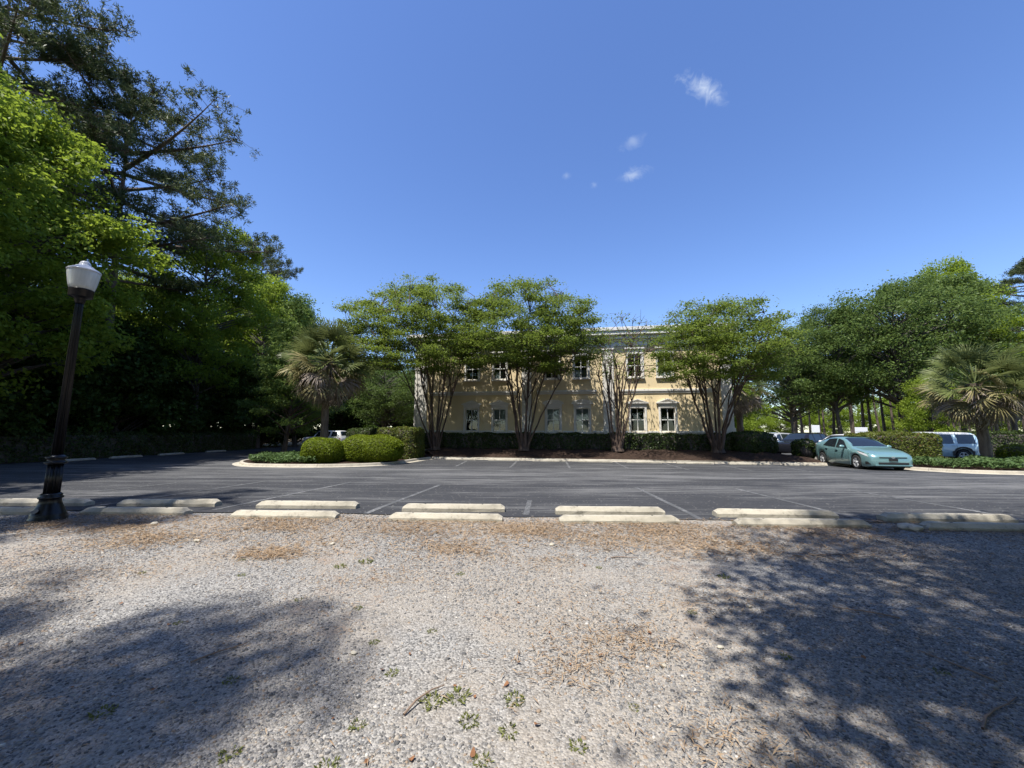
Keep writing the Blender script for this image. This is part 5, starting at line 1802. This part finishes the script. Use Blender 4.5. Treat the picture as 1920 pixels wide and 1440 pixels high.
for i, (x, y, s) in enumerate(weeds):
    o = link('weed_tuft', WM[i % 4], None, (x, y, 0.228))
    s *= 0.6
    o.scale = (s, s, s * 0.9)
    o.rotation_euler.z = i * 1.3
    tag(o, 'small green weed tuft sprouting through the gravel', 'weed', 'weed tufts in the gravel')


def fallen_leaf_mesh(seed):
    rr = random.Random(seed)
    pts = []
    for k_ in range(9):
        a = 2 * math.pi * k_ / 9
        r_ = 0.030 * (1 + 0.35 * math.cos(a)) * rr.uniform(0.7, 1.2)
        pts.append((r_ * 1.4 * math.cos(a), r_ * math.sin(a), 0.010 * math.sin(a * 2 + seed) + 0.008))
    me = bpy.data.meshes.new('fallen_leaf')
    me.from_pydata([(0, 0, 0.002)] + pts, [], [(0, k_ + 1, (k_ + 1) % 9 + 1) for k_ in range(9)])
    me.materials.append(MAT['dead_leaf'])
    return me


FM = [fallen_leaf_mesh(i) for i in range(4)]
lr = random.Random(4)
lp = [(-0.60, 1.80), (-0.42, 1.82), (-0.16, 1.86), (0.12, 2.02), (-0.02, 2.32), (-0.30, 2.30), (-0.85, 2.05), (-1.05, 2.55), (0.55, 2.6), (0.35, 2.5)]
lp += [(lr.uniform(-3.6, 3.6), lr.uniform(1.9, 5.4)) for _ in range(34)]
for i, (x, y) in enumerate(lp):
    o = link('fallen_leaf', FM[i % 4], None, (x, y, 0.240))
    o.rotation_euler = (lr.uniform(-.3, .3), lr.uniform(-.3, .3), lr.uniform(0, 6.28))
    s = lr.uniform(0.22, 0.45)
    o.scale = (s, s, s)
    tag(o, 'rust coloured fallen leaf lying on the gravel', 'leaf', 'fallen leaves on the gravel')


def stick(pts, r_, label, group=None):
    P = np.array(pts, float)
    v_, f_ = tubes([(P, np.linspace(r_, r_ * 0.5, len(P)))], 6)
    c_ = P[0]
    o = link('fallen_stick', np_mesh('fallen_stick', v_ - c_, f_, 'dead_wood', True), None, tuple(c_))
    tag(o, label, 'stick', group)


stick([(-0.52, 2.08, 0.24), (-0.48, 2.16, 0.255), (-0.42, 2.25, 0.25), (-0.36, 2.30, 0.243)], 0.006, 'curved bare stick lying beside a weed clump on the gravel')
for x, y, a, ln in ((3.4, 4.6, 0.15, 0.55), (2.7, 2.35, 1.9, 0.35), (2.2, 2.0, 0.5, 0.5), (-1.9, 2.5, 0.9, 0.3), (1.1, 4.5, 0.1, 0.3), (2.9, 3.1, 2.6, 0.4)):
    stick([(x + ln * u * math.cos(a), y + ln * u * math.sin(a) + 0.02 * math.sin(u * 5), 0.243) for u in np.linspace(0, 1, 5)], 0.006, 'thin fallen twig lying on the gravel', 'fallen twigs on the gravel')

rr2 = random.Random(8)
for x, y, s in ((-3.95, 5.1, 0.035), (5.78, 5.86, 0.12), (-0.98, 2.62, 0.018), (-5.3, 6.0, 0.05), (1.9, 3.3, 0.02), (0.5, 5.0, 0.03), (2.6, 5.2, 0.025), (0.9, 2.5, 0.018), (-2.2, 5.0, 0.03), (1.35, 2.7, 0.017)):
    bm = bmesh.new()
    bmesh.ops.create_icosphere(bm, subdivisions=2, radius=s)
    for v in bm.verts:
        v.co *= rr2.uniform(0.85, 1.12)
        v.co.z *= 0.55
        v.co.x *= 1.25
    me = bpy.data.meshes.new('pale_stone')
    bm.to_mesh(me)
    bm.free()
    me.materials.append(MAT['concrete_stop'])
    o = link('pale_stone', me, None, (x, y, 0.235 + s * 0.2))
    o.rotation_euler.z = rr2.uniform(0, 6.28)
    if s > 0.1:
        tag(o, 'broken pale concrete lump beside the shaded wheel stop', 'stone')
    else:
        tag(o, 'small pale stone lying on the grey gravel', 'stone', 'pale stones on the gravel')
